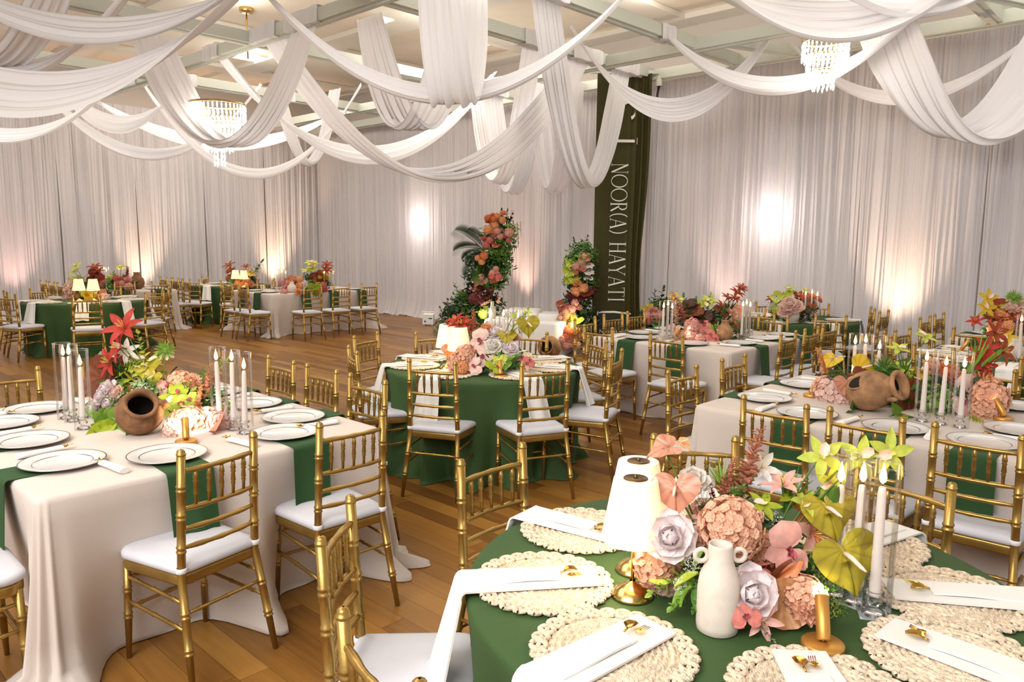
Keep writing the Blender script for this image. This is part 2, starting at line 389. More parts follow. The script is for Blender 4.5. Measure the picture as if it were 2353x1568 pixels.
# ---------------- ceiling swags ----------------
BX_ = (2.2, 5.35, 9.5); BY_ = (2.35, 4.25, 5.68, 7.16, 10.0, 13.4)
AX = {'X': Vector((1, 0, 0)), 'Y': Vector((0, -1, 0))}
def swag(A, B, yt, yb, w, pl=6, sides=None, z=4.45, label='', amp=.036, seed=0):
    """cloth strip between two beam points; its first edge sags to image height yt, its second to yb"""
    w *= 1.3 if sides and w < .6 else 1
    a = gp(*A, z); b = gp(*B, z); onb = []
    for q in (a, b):
        dx = min(((abs(q.x - v), v) for v in BX_)); dy = min(((abs(q.y - v), v) for v in BY_)); on = None
        if dx[0] < min(.3, dy[0] + .05): q.x = dx[1]; on = 'Y'
        elif dy[0] < .3: q.y = dy[1]; on = 'X'
        onb.append(on)
    ch = b - a; pr = Vector((-ch.y, ch.x, 0)).normalized()
    if pr.dot(FW) > 0: pr = -pr                # side 0 away from the viewer, side 1 towards
    sa, sb = (AX.get(sides[0], pr), AX.get(sides[1], pr)) if sides else (pr, pr)
    m = (a + b) / 2; sm = (sa + sb).normalized()
    def sag(y, off):
        p = m + sm * off; lo, hi = -1.0, 4.2
        for _ in range(40):
            s_ = (lo + hi) / 2
            if pj(p - Vector((0, 0, s_)))[1] < y: lo = s_
            else: hi = s_
        return lo
    s0, s1 = sag(yt, -w / 2), sag(yb, w / 2)
    r = random.Random(seed + int(A[0])); NU, NV = 44, 40; ph = [r.uniform(0, 6.28) for _ in range(4)]; rows = []; p0 = .86 if sides else .5
    for i in range(NU + 1):
        t = i / NU; c = 1 - (2 * t - 1) ** 2; pin = p0 + (1 - p0) * min(1, c * 2.2); row = []
        if sides: pin -= .22 * c * c
        sd = sa * (1 - t) + sb * t; sd.normalize()
        for j in range(NV + 1):
            v = j / NV
            f = math.sin(2 * math.pi * pl * (v + .02 * math.sin(3 * t + ph[3])) + ph[0]) * .6 + math.sin(2 * math.pi * pl * .53 * v + ph[1] + 1.2 * t) * .55 + .3 * math.sin(2 * math.pi * pl * 2.1 * v + ph[2])
            f *= amp * (.35 + .65 * math.sin(math.pi * t)) * (1.25 if sides else 1)
            edge = amp * .8 * (1 - min(1, min(v, 1 - v) * 9)) ** 2
            s_ = (s0 + (s1 - s0) * v) * c
            nrm = Vector((ch.x, ch.y, 0)).normalized() * (1 if t < .5 else -1) * abs(1 - 2 * t) if sides else Vector((0, 0, 0))
            row.append(a + ch * t + sd * ((v - .5) * w * pin) + Vector((0, 0, -s_ + (f + edge) * (1 - abs(1 - 2 * t) * .7 if sides else 1))) + sd * f * .3 + nrm * f * .8)
        rows.append(row)
    mb = MB(); mb.grid(rows)
    o = mb.build('ceiling_swag', m_swag, label=label, cat='drapery')
    for q, on in zip((a, b), onb):
        x, y, _ = pj(q)
        if on and -100 < x < 2450 and y > -80:
            mw = MB(); ln = w * .62
            rows = [[T(q.x, q.y, 4.415) @ RZ(0 if on == 'X' else math.pi / 2) @ Vector((-ln + 2 * ln * k / 8, (.1 + .008 * math.sin(k * 2.3 + e)) * ex, (.095 + .007 * math.sin(k * 1.7 + e)) * ez)) for e, (ex, ez) in enumerate(((1, 1), (1, -1), (-1, -1), (-1, 1)))] for k in range(9)]
            mw.grid(rows, closed=True, sm=False); mw.build('beam_wrap', m_swag, o)
    return o
SW = [
 ((-190, -70), (610, -75), 46, 105, .34, 5, 'white swag sweeping across the upper left corner'),
 ((-520, -110), (655, -110), 172, 266, .55, 5, 'broadest white swag at the left, below the corner one'),
 ((575, -55), (1475, -55), 205, 241, .22, 5, 'narrow white swag spanning the middle above the wide loops'),
 ((345, 75), (707, 40), 332, 335, .48, 6, 'XY', 'wide white loop left of the middle with its right arm over a beam'),
 ((462, 108), (1135, 168), 345, 375, .30, 5, 'Y-', 'long narrow swag from the left beam to behind the middle loops'),
 ((655, 80), (1345, 120), 392, 420, .42, 7, 'YX', 'white swag dipping lowest in the middle, left of the banner'),
 ((848, 38), (1070, 28), 292, 296, .46, 6, 'YX', 'white loop with two flat arms hung over the middle beam'),
 ((958, -110), (1080, -40), 236, 240, .46, 6, 'YX', 'white loop right in front of the two-armed one'),
 ((1275, -40), (1438, 146), 424, 428, .40, 6, 'XX', 'deep white loop crossing in front of the olive banner'),
 ((1312, 62), (1775, 78), 232, 280, .26, 6, 'curved white swag just right of the banner top'),
 ((1518, 72), (2165, 0), 186, 214, .26, 5, 'flat white swag passing under the crystal chandelier'),
 ((1535, -75), (2240, -55), 0, 100, .60, 9, 'broad deep-pleated swag at the upper right'),
 ((1835, -75), (2300, -25), -5, 42, .40, 6, 'short swag above the broad pleated one at the upper right'),
 ((2010, 5), (2500, -40), 300, 332, .72, 8, 'YY', 'wide pleated white loop hanging lowest at the right'),
 ((1800, 80), (2480, -20), 214, 240, .20, 5, None, 'thin swag rising behind the wide pleated loop at the right'),
 ((-330, 150), (300, 150), 302, 332, .22, 4, 'thin swag rising from the left edge against the curtains'),
 ((85, 190), (600, 195), 345, 370, .20, 4, 'thin low swag against the left curtains'),
 ((330, 180), (830, 195), 392, 412, .20, 4, 'thinnest low swag dipping before the corner drapes'),
 ((125, 185), (425, 180), 270, 308, .24, 5, 'small white swag left of the big chandelier'),
 ((175, 205), (790, 250), 318, 344, .22, 5, 'flat swag passing behind the big chandelier'),
 ((640, 215), (770, 205), 374, 378, .34, 5, 'YY', 'small far loop above the corner of the room'),
 ((1098, 225), (1205, 92), 414, 418, .34, 6, 'XX', 'long straight-armed loop left of the banner'),
 ((1150, 200), (1235, 190), 440, 444, .38, 5, 'XX', 'far loop with a warm lower edge, left one of two'),
 ((1240, 205), (1320, 185), 438, 442, .48, 5, 'XX', 'far loop with a warm lower edge, right one of two'),
 ((-300, -10), (300, -20), 150, 190, .26, 5, 'straight white strip slanting behind the corner swag'),
 ((-190, 20), (135, -60), 130, 160, .34, 5, 'XX', 'steep white strip at the far upper left'),
]
for n, it in enumerate(SW): swag(*it[:6], sides=it[6] if len(it) > 7 else None, label=it[-1], seed=n)

# ---------------- chandeliers, vent ----------------
def chandelier(name, c, tiers, label, on=True, rod=True):
    o = empty(name, c, label=label, cat='chandelier'); me = m_crys if on else m_crysoff
    z = 0
    for r, h, n in tiers:
        mb = MB(); mb.lathe([(r - .01, z), (r + .012, z), (r + .012, z - .025), (r - .01, z - .025), (r - .01, z)], 24); mb.build('ring', m_brass, o)
        mb = MB()
        for k in range(n):
            a = 2 * math.pi * k / n; x, y = r * math.cos(a), r * math.sin(a); q = rnd.uniform(.85, 1.1)
            for s_ in range(3):
                z0 = z - .03 - h * q * s_ / 3
                mb.lathe([(.003, z0), (.011, z0 - .02), (.009, z0 - h / 3 + .02), (.002, z0 - h / 3 + .004)], 4, 0, T(x, y, 0))
        mb.build('crystals', me, o, kind='stuff'); z -= h * .78
    if rod:
        mb = MB(); L = CEIL - c.z; mb.tube([(0, 0, 0), (0, 0, L)], .012, 8); mb.lathe([(.012, L - .06), (.07, L - .04), (.075, L), (.0, L)], 16); mb.build('rod', m_brass, o)
    if on: light('chandelier_light', 'POINT', (c.x, c.y, c.z - .25), 20, SOFT, .16)
    return o
chandelier('crystal_chandelier', dp(500, 238, 10.4), [(.36, .24, 40), (.28, .24, 32), (.18, .24, 22), (.07, .26, 8)], 'large glowing crystal chandelier at the left behind hanging swags', rod=False)
chandelier('crystal_chandelier', dp(1898, 92, 8.4), [(.24, .2, 30), (.19, .2, 24), (.11, .2, 14)], 'glowing tiered crystal chandelier at the right beneath the broad swag', rod=True)
for px, y0, dz, lb in ((566, 22, .75, 'slim gold pendant rod hanging from the ceiling left of the middle loops'), (155, 148, .7, 'slim gold pendant rod behind the swags at the upper left')):
    g = gp(px, y0, CEIL - .02); o = empty('pendant_rod', g, label=lb, cat='pendant')
    mb = MB(); mb.lathe([(.0, -.05), (.10, -.045), (.11, -.02), (.11, .02), (0, .02)], 20); mb.build('canopy', m_brass, o)
    mb = MB(); mb.tube([(0, 0, -.04), (0, 0, -dz)], .012, 8); mb.build('rod', m_brass, o)
for px, py in ((540, 40), (560, 150), (1000, 60), (1500, 20)):
    g = gp(px, py, CEIL - .3); light('ceiling_glow_fill', 'POINT', g, 22, SOFT, .2)  # added point lights without fixtures, to brighten the ceiling
for q, px, py in ((1, 1705, 62), (2, 1385, 118)):
    g = gp(px, py, CEIL - .04)
    chandelier('ceiling_fixture', g, [(.26, .14, 44)], ('unlit flush crystal fixture beside the ceiling vent', 'unlit flush crystal fixture above the banner beam')[q - 1], False, False)
g = gp(1660, 70, CEIL)
v = empty('ceiling_vent', g + Vector((0, 0, -.05)), label='square slatted air vent in the ceiling at upper right', cat='vent')
mb = MB(); [mb.box(c, d) for c, d in (((0, .3, 0), (.6, .04, .03)), ((0, -.3, 0), (.6, .04, .03)), ((.3, 0, 0), (.04, .64, .03)), ((-.3, 0, 0), (.04, .64, .03)))]; mb.build('frame', m_trimw, v)
mb = MB(); mb.box((0, 0, .03), (.6, .6, .01)); mb.build('backing', m_dark, v)
mb = MB(); mb.box((0, 0, 0), (.56, .035, .006), M=RX(.5)); sl = mb.mesh('slat', m_trimw)
for k in range(8): put('slat', sl, v, loc=(0, -.24 + k * .068, 0))
# ceiling lights: lit troffers seen between the beams
for px, py, lb in ((575, 130, 'bright square ceiling light left of the middle loops'), (890, 48, 'bright square ceiling light behind the middle beam'), (1120, 90, 'lit ceiling strip behind the two-armed loop')):
    g = gp(px, py, CEIL - .02); t = empty('ceiling_light', g, label=lb, cat='ceiling light')
    mb = MB(); mb.lathe([(.36, -.03), (.40, -.03), (.40, 0.01), (.36, 0.01)], 4, 0, RZ(R(45))); mb.build('frame', m_trimw, t)
    mb = MB(); mb.box((0, 0, 0), (.5, .5, .02)); mb.build('diffuser', mat('lit_panel', '#ffffff', emit=3., ecol='#fff4e4'), t)

# ---------------- lettering from strokes ----------------
GL = {  # strokes: (x0,y0,x1,y1,width); arcs: ('a',cx,cy,rx,ry,deg0,deg1,thin,thick)
 'N': (.78, [(.1, 0, .1, 1, .035), (.1, 1, .68, 0, .12), (.68, 0, .68, 1, .035), (0, .0, .2, .0, .03), (0, 1, .15, 1, .03), (.58, 1, .78, 1, .03)]),
 'O': (1.0, [('a', .5, .5, .48, .5, 0, 360, .03, .09)]),
 'R': (.72, [(.13, 0, .13, 1, .11), (0, 0, .26, 0, .03), (0, 1, .3, 1, .03), ('a', .3, .75, .26, .25, -90, 90, .03, .1), (.16, .5, .3, .5, .03), (.32, .5, .68, 0, .11)]),
 'A': (.82, [(.06, 0, .4, 1, .035), (.4, 1, .74, 0, .12), (.18, .34, .6, .34, .03), (-.02, 0, .16, 0, .03), (.6, 0, .84, 0, .03)]),
 'H': (.84, [(.13, 0, .13, 1, .11), (.71, 0, .71, 1, .11), (.13, .52, .71, .52, .03), (0, 0, .26, 0, .03), (0, 1, .26, 1, .03), (.58, 0, .84, 0, .03), (.58, 1, .84, 1, .03)]),
 'Y': (.8, [(.06, 1, .4, .45, .11), (.4, .45, .74, 1, .035), (.4, 0, .4, .46, .1), (-.04, 1, .2, 1, .03), (.62, 1, .84, 1, .03), (.27, 0, .53, 0, .03)]),
 'T': (.74, [(.37, 0, .37, 1, .11), (0, 1, .74, 1, .035), (.02, .86, .02, 1, .03), (.72, .86, .72, 1, .03), (.24, 0, .5, 0, .03)]),
 'I': (.3, [(.15, 0, .15, 1, .11), (.02, 0, .28, 0, .03), (.02, 1, .28, 1, .03)]),
 'L': (.62, [(.13, 0, .13, 1, .11), (0, 0, .6, 0, .035), (.58, 0, .58, .16, .03), (0, 1, .26, 1, .03)]),
 'S': (.56, [('a', .28, .75, .23, .25, 20, 270, .04, .1), ('a', .28, .25, .23, .25, -160, 90, .04, .1)]),
 'M': (.98, [(.1, 0, .14, 1, .035), (.14, 1, .48, .05, .11), (.48, .05, .82, 1, .035), (.84, 0, .82, 1, .11), (0, 0, .2, 0, .03), (.72, 0, .97, 0, .03)]),
 'V': (.8, [(.06, 1, .4, 0, .12), (.4, 0, .74, 1, .035), (-.04, 1, .2, 1, .03), (.62, 1, .84, 1, .03)]),
 'B': (.66, [(.13, 0, .13, 1, .1), ('a', .3, .76, .24, .24, -90, 90, .03, .09), ('a', .3, .26, .29, .26, -90, 90, .03, .1), (0, 0, .3, 0, .03), (0, 1, .3, 1, .03), (.13, .52, .3, .52, .03)]),
 "'": (.2, [(.1, .78, .12, 1, .07)]), '(': (.36, [('a', .5, .5, .4, .62, 115, 245, .03, .08)]), ')': (.36, [('a', -.14, .5, .4, .62, -65, 65, .03, .08)]),
 '?': (.5, [('a', .24, .78, .2, .22, -60, 170, .03, .09), (.26, .56, .22, .26, .05), (.2, 0, .28, 0, .09)]), ' ': (.45, []), '.': (.25, [(.08, .02, .16, .02, .1)])}
def lettering(text, h, mi=0, space=.12):
    """letter outlines in the local XY plane, slightly proud; returns one MB per letter and its offset"""
    out = []; x = 0
    for ch in text:
        w, st = GL[ch]; mb = MB()
        for s_ in st:
            if s_[0] == 'a':
                _, cx, cy, rx, ry, d0, d1, tn, tk = s_; n = max(8, int(abs(d1 - d0) / 14)); r0 = []; r1 = []
                for k in range(n + 1):
                    a = R(d0 + (d1 - d0) * k / n); wd = (tn + (tk - tn) * abs(math.cos(a)) ** 1.5) / 2
                    c, s2 = math.cos(a), math.sin(a)
                    r0.append(((cx + (rx - wd) * c) * h, (cy + (ry - wd) * s2) * h, 0)); r1.append(((cx + (rx + wd) * c) * h, (cy + (ry + wd) * s2) * h, 0))
                mb.grid([r0, r1], mi, sm=False)
            else:
                x0, y0, x1, y1, wd = s_; d = Vector((x1 - x0, y1 - y0, 0)).normalized(); nrm = Vector((-d.y, d.x, 0)) * wd / 2
                a, b = Vector((x0, y0, 0)), Vector((x1, y1, 0))
                mb.add([(p * h) for p in (a - nrm, b - nrm, b + nrm, a + nrm)], [(0, 1, 2, 3)], mi, False)
        if st: out.append((ch, mb, x * h))
        x += w + space
    return out, x * h

# ---------------- the olive banner ----------------
bp = dp(1418, 796, 12.6); bn = (-_fh * .72 + _r0 * .05); bn.z = 0; bn.normalize()    # its face is turned to the room
BX = Vector((-bn.y, bn.x, 0)); BX = BX if BX.dot(_r0) > 0 else -BX
dB = 12.6; bl = dp(1358, 796, dB); br = dp(1478, 796, dB); bw = (br - bl).length; bl.z = 0; BX = (Vector((br.x, br.y, 0)) - Vector((bl.x, bl.y, 0))).normalized(); bnn = Vector((BX.y, -BX.x, 0))
ban = empty('hanging_banner', bl, math.atan2(BX.y, BX.x), 'tall olive banner with white lettering hung from a ceiling beam', 'banner')
mb = MB(); rows = []
for i in range(26):
    z = 4.36 * i / 25; row = []
    for j in range(61):
        u = j / 60; f = max(0, (u - .55) / .45)
        d = .012 * math.sin(u * 9 + z * .3) + f * (.055 * math.sin(u * 52 + .35 * z) + .03 * math.sin(u * 23 - z * .5)) + .01 * math.sin(z * 1.3 + u * 4)
        sq = 1 - .12 * f * math.exp(-((z - 1.2) / 1.2) ** 2)
        row.append((u * bw * sq, -d, z + .02))
    rows.append(row)
mb.grid(rows); mb.build('fabric', m_olive, ban)
mb = MB(); mb.box((bw / 2 + .35, .06, 4.42), (bw + .9, .05, .05)); mb.lathe([(.05, 4.2), (.05, 4.3), (.03, 4.32), (.03, 4.36)], 12, 0, T(bw + .12, .03, 0)); mb.tube([(bw + .12, .03, 4.22), (bw + .05, .03, 3.75)], .018, 6, 1); mb.build('hanger_bar', [m_beam, m_blackm], ban)
# letters run down the banner, tops towards the right
zlo = 1.735 - (690 - 556) / FPX * dB; ztop = 1.735 - (383 - 556) / FPX * dB; zb = 1.735 - (334 - 556) / FPX * dB; zh = 1.735 - (262 - 556) / FPX * dB; px_ = bw / 120
def put_letters(text, cap, z1, z0, x0):
    lst, tot = lettering(text, 1, 0, .10); k = (z1 - z0) / (tot - .1)
    for ch, m_, off in lst:
        o = m_.build('letter', m_ink, ban)
        # along the line of text: down the banner; cap height: towards the right
        o.matrix_local = Matrix(((0, cap, 0, x0), (0, 0, -1, -.036), (-k, 0, 0, z1 - off * k), (0, 0, 0, 1)))
put_letters('NOOR(A) HAYATI', 36 * px_, ztop, zlo, 36 * px_)
put_letters('I', 70 * px_, zb + .06, zb - .06, 20 * px_); put_letters('S', 60 * px_, zh + .12, zh - .2, 26 * px_)

# ---------------- low sign stand, uplight box ----------------
sp = dp(1372, 790, 12.15); sp.z = 0; sq = dp(1447, 790, 12.15); sq.z = 0; sd_ = sq - sp; sw_ = sd_.length
sg = empty('sign_stand', sp, math.atan2(sd_.y, sd_.x), 'low dark green sign with a white top rail in front of the banner', 'sign')
mb = MB(); mb.box((sw_ / 2, .03, .3), (sw_, .03, .6)); mb.build('panel', mat('dark_green_panel', '#1b2412', .6), sg)
mb = MB(); mb.tube([(-.01, .0, .57), (0, 0, .625), (sw_ * .5, 0, .63), (sw_, 0, .60)], .017, 8); mb.build('top_rail', m_plastic, sg)
fc = bpy.data.curves.new('sign_text', 'FONT'); fc.body = 'Noor(a) Halo'; fc.size = .085; fo = bpy.data.objects.new('tmp', fc); COL.objects.link(fo)
bpy.context.view_layer.update(); fm = bpy.data.meshes.new_from_object(fo.evaluated_get(bpy.context.evaluated_depsgraph_get())); bpy.data.objects.remove(fo)
fm.materials.clear(); fm.materials.append(m_ink); put('lettering', fm, sg, loc=(.03, .012, .29), rot=(R(90), 0, 0))
up = gp(985, 748, 0)
ub = empty('uplight_box', up, R(-50), 'small white battery uplight box on the floor by the curtains', 'uplight')
mb = MB(); mb.box((0, 0, .13), (.22, .17, .2)); mb.build('housing', m_plastic, ub)
mb = MB(); mb.box((0, 0, .235), (.2, .15, .012)); mb.build('lens', m_shade, ub)
mb = MB(); mb.tube([(-.1, 0, .1), (-.13, 0, .28), (.13, 0, .28), (.1, 0, .1)], .012, 6); mb.build('handle_bracket', m_plastic, ub)
for k in (-1, 1):
    for l in (-1, 1):
        mb = MB(); mb.lathe([(.014, 0), (.014, .035)], 8, 0, T(k * .08, l * .06, 0), True); mb.build('foot', m_plastic, ub)
mb = MB(); mb.lathe([(.0, 0), (.018, 0), (.018, .004)], 10, 0, T(-.06, -.087, .09) @ RX(R(90))); mb.build('socket', m_blackm, ub)
mb = MB(); mb.box((.05, -.087, .15), (.07, .004, .02)); mb.build('display', m_blackm, ub)

# ---------------- white bench of the stage ----------------
b0 = dp(1104, 812, 11.9); b0.z = 0; b1 = dp(1292, 808, 11.5); b1.z = 0; bd = b1 - b0; bL = bd.length
bench = empty('stage_bench', b0, math.atan2(bd.y, bd.x), 'white upholstered two-level bench with black serif lettering between flower pillars', 'bench')
def rbox(x0, x1, y0, y1, z0, z1, r=.12, n=6):
    mb = MB(); ring = []
    for cx, cy, a0 in ((x1 - r, y0 + r, -90), (x1 - r, y1 - r, 0), (x0 + r, y1 - r, 90), (x0 + r, y0 + r, 180)):
        for k in range(n + 1):
            a = R(a0 + 90 * k / n); ring.append((cx, cy, math.cos(a), math.sin(a)))
    rows = []
    for ins, z in ((0, z0), (0, z1 - .05), (.015, z1 - .015), (.05, z1)):
        rows.append([(cx + (r - ins) * c, cy + (r - ins) * s_, z) for cx, cy, c, s_ in ring])
    mb.grid(rows, closed=True); k = len(mb.v) - len(ring); mb.f.append(tuple(range(k, k + len(ring)))); mb.m.append(0); mb.sm.append(False); return mb
rbox(0, bL, 0, .9, .0, .52, .2).build('seat_block', m_bench, bench)
rbox(.24, bL + .02, .45, .95, .52, .60, .18).build('back_block', m_bench, bench)
rbox(.24, .80, .25, .80, .52, .66, .10).build('step_block', m_bench, bench)
for tx, xo, yo, zo, hh in (("NORA'S", .255, .246, .545, .088), ('B', .05, -.004, .36, .075), ('MA', .20, -.004, .34, .10), ('AV', .56, -.004, .33, .115), ('?', .83, -.004, .33, .115)):
    for ch, m_, off in lettering(tx, hh)[0]: o = m_.build('letter', m_black, bench); o.matrix_local = T(xo + off, yo, zo) @ RX(R(90))

# ---------------- chairs ----------------
def make_chair():
    ch = empty('chiavari_chair', (0, 0, 0))
    def post(pts, r0, rings, r_end=None):
        # a turned pole along pts (piecewise straight) with pairs of raised rings at heights
        P = [Vector(p) for p in pts]; seg = []; L = [0]
        for a, b in zip(P, P[1:]): L.append(L[-1] + (b - a).length)
        def at(t):
            d = t * L[-1]
            for k in range(len(P) - 1):
                if d <= L[k + 1] + 1e-9: return P[k] + (P[k + 1] - P[k]) * ((d - L[k]) / (L[k + 1] - L[k]))
            return P[-1]
        ts = {0.: 1., 1.: 1.}
        for k in range(1, len(P) - 1): ts[L[k] / L[-1]] = 1.
        for t in rings:
            for o_ in (-.016, .016):
                q = t + o_ * .55 / L[-1]
                for e, k in ((-.008, 1.), (-.003, 1.2), (.003, 1.2), (.008, 1.)): ts[min(1, max(0, q + e * .7 / L[-1]))] = k
        tt = sorted(ts); return [at(t) for t in tt], [r0 * ts[t] * (1 if r_end is None else (1 + (r_end / r0 - 1) * t)) for t in tt]
    for s in (-1, 1):
        mb = MB(); p, r = post([(s * .2, -.085, 0), (s * .172, -.005, .44), (s * .166, -.03, .925)], .0165, (.17, .32, .60, .74, .86)); r[0] *= .72; r[1] *= .9
        mb.tube(p, r, 8); mb.lathe([(.0165, .923), (.0185, .927), (.0185, .931), (.0155, .933), (.0155, .941), (.011, .947), (.003, .950)], 8, 0, T(s * .166, -.03, 0)); mb.build('back_post', m_gold, ch)
        mb = MB(); p, r = post([(s * .182, .362, 0), (s * .176, .35, .42)], .0155, (.45, .72)); r[0] *= .65; mb.tube(p, r, 8); mb.build('front_leg', m_gold, ch)
    def rail(z, y, r=.0095, bow=.018, nm='back_rail'):
        mb = MB(); n = 12; pts = []; rr = []
        for k in range(n + 1):
            t = k / n; pts.append((-.166 + .332 * t, y - bow * math.sin(math.pi * t), z)); rr.append(r * (1.25 if k in (2, 3, 6, 9, 10) else 1))
        mb.tube(pts, rr, 6); mb.build(nm, m_gold, ch)
    Z = [(.862, -.026), (.712, -.018), (.632, -.014), (.556, -.009)]
    for z, y in Z: rail(z, y)
    sp = MB(); h = .150; sp.tube([(0, 0, 0), (0, -.0 , h * .3), (0, 0, h * .33), (0, 0, h * .37), (0, 0, h * .41), (0, 0, h * .62), (0, 0, h * .66), (0, 0, h * .70), (0, 0, h * .74), (0, -.0, h)], [.0062, .0075, .0105, .0075, .0105, .008, .0115, .008, .0115, .006], 6)
    spm = sp.mesh('spindle', m_gold)
    for k in range(5):
        t = (k + 1) / 6; yb = -.018 * math.sin(math.pi * t)
        put('spindle', spm, ch, loc=(-.166 + .332 * t, -.018 + yb, .712), rot=(R(2.8), 0, 0))
    def outline(g, front=.0):
        pts = []
        for cx, cy, a0, rr in ((.2 - .07, .375 - .07, 0, .07), (-.2 + .07, .375 - .07, 90, .07), (-.178 + .025, -.005 + .025, 180, .025), (.178 - .025, -.005 + .025, 270, .025)):
            for k in range(6): a = R(a0 + 90 * k / 5); pts.append((cx + (rr + g) * math.cos(a), cy + (rr + g) * math.sin(a)))
        return pts
    mb = MB(); mb.grid([[(x, y, z) for x, y in outline(g)] for g, z in ((-.02, .405), (0, .403), (.003, .41), (.003, .438), (0, .446), (-.02, .446))], closed=True)
    n = len(outline(0)); k = len(mb.v); mb.f += [tuple(range(k - n, k)), tuple(range(n - 1, -1, -1))]; mb.m += [0, 0]; mb.sm += [False, False]; mb.build('seat_frame', m_gold, ch)
    mb = MB(); mb.grid([[(x * s, .19 + (y - .19) * s, z) for x, y in outline(g)] for g, z, s in ((-.004, .446, 1), (.012, .455, 1), (.012, .472, 1), (.002, .484, 1), (-.02, .490, 1), (0, .494, .7), (0, .4965, .35), (0, .497, .03))], closed=True); k = len(mb.v); mb.f.append(tuple(range(k - n, k))); mb.m.append(0); mb.sm.append(True); cu = mb.build('cushion', m_cush, ch)
    for s in (-1, 1):
        mb = MB(); mb.lathe([(.019, .458), (.0225, .46), (.0225, .478), (.019, .48)], 8, 0, T(s * .172, -.007, 0)); mb.box((s * .168, .018, .469), (.014, .04, .012)); mb.build('tie', m_tie, ch)
    def str_(a, b, r=.008):
        mb = MB(); a, b = Vector(a), Vector(b); mb.tube([a + (b - a) * t for t in (0, .15, .18, .21, .5, .53, .56, .8, .83, .86, 1)], [r * k for k in (1, 1, 1.35, 1, 1, 1.35, 1, 1, 1.35, 1, .9)], 6); mb.build('stretcher', m_gold, ch)
    for s in (-1, 1):
        str_((s * .179, -.026, .34), (s * .178, .352, .36)); str_((s * .186, -.045, .235), (s * .180, .356, .255))
    str_((-.181, -.03, .30), (.181, -.03, .30)); str_((-.178, .352, .35), (.178, .352, .35)); str_((-.18, .357, .22), (.18, .357, .22))
    return ch
CHAIR = make_chair(); _used = []
def chair(x, y, face, label, group=None):
    """face: point the chair looks at"""
    o = CHAIR if not _used else copy_tree(CHAIR); _used.append(1)
    d = Vector((face[0] - x, face[1] - y)); a = math.atan2(d.y, d.x) - math.pi / 2
    o.location = (x, y, 0); o.rotation_euler = (0, 0, a)
    tag(o, 'gold chair ' + label, 'chair', group or 'gold banquet chairs'); return o

# ---------------- tablecloths ----------------
TZ = .762
def round_cloth(c, r, label, seed, mt=None):
    q = random.Random(seed); rows = []; n = 144; ph = q.uniform(0, 6); nf = 12
    for s_, z in ((.02, TZ), (.5, TZ), (.9, TZ), (.985, TZ - .001), (1, TZ - .006), (1.008, TZ - .02), (None, .70), (None, .58), (None, .42), (None, .26), (None, .12), (None, .03), (None, .008), (None, .004)):
        row = []
        for k in range(n):
            a = 2 * math.pi * k / n
            if s_ is not None: rr = r * s_
            else:
                t = (TZ - z) / TZ; w = math.sin(nf * a + ph + 1.2 * math.sin(2 * a + ph)) + .45 * math.sin(nf * 1.9 * a + ph * 2 + t)
                rr = r * 1.008 - .09 * t + (.075 * t ** .8) * w * (.5 + .5 * t) + .02 * t
                if z < .05: rr += .04 + .055 * math.sin(7 * a + ph) + (.02 if z < .006 else 0)
                if z < .01: rr += .03 * math.sin(17 * a + ph)
            row.append((rr * math.cos(a), rr * math.sin(a), z))
        rows.append(row)
    mb = MB(); mb.grid(rows, closed=True); mb.f.append(tuple(range(n - 1, -1, -1))); mb.m.append(0); mb.sm.append(True)
    return mb.build('round_tablecloth', mt or m_green, loc=(c[0], c[1], 0), label=label, cat='tablecloth')
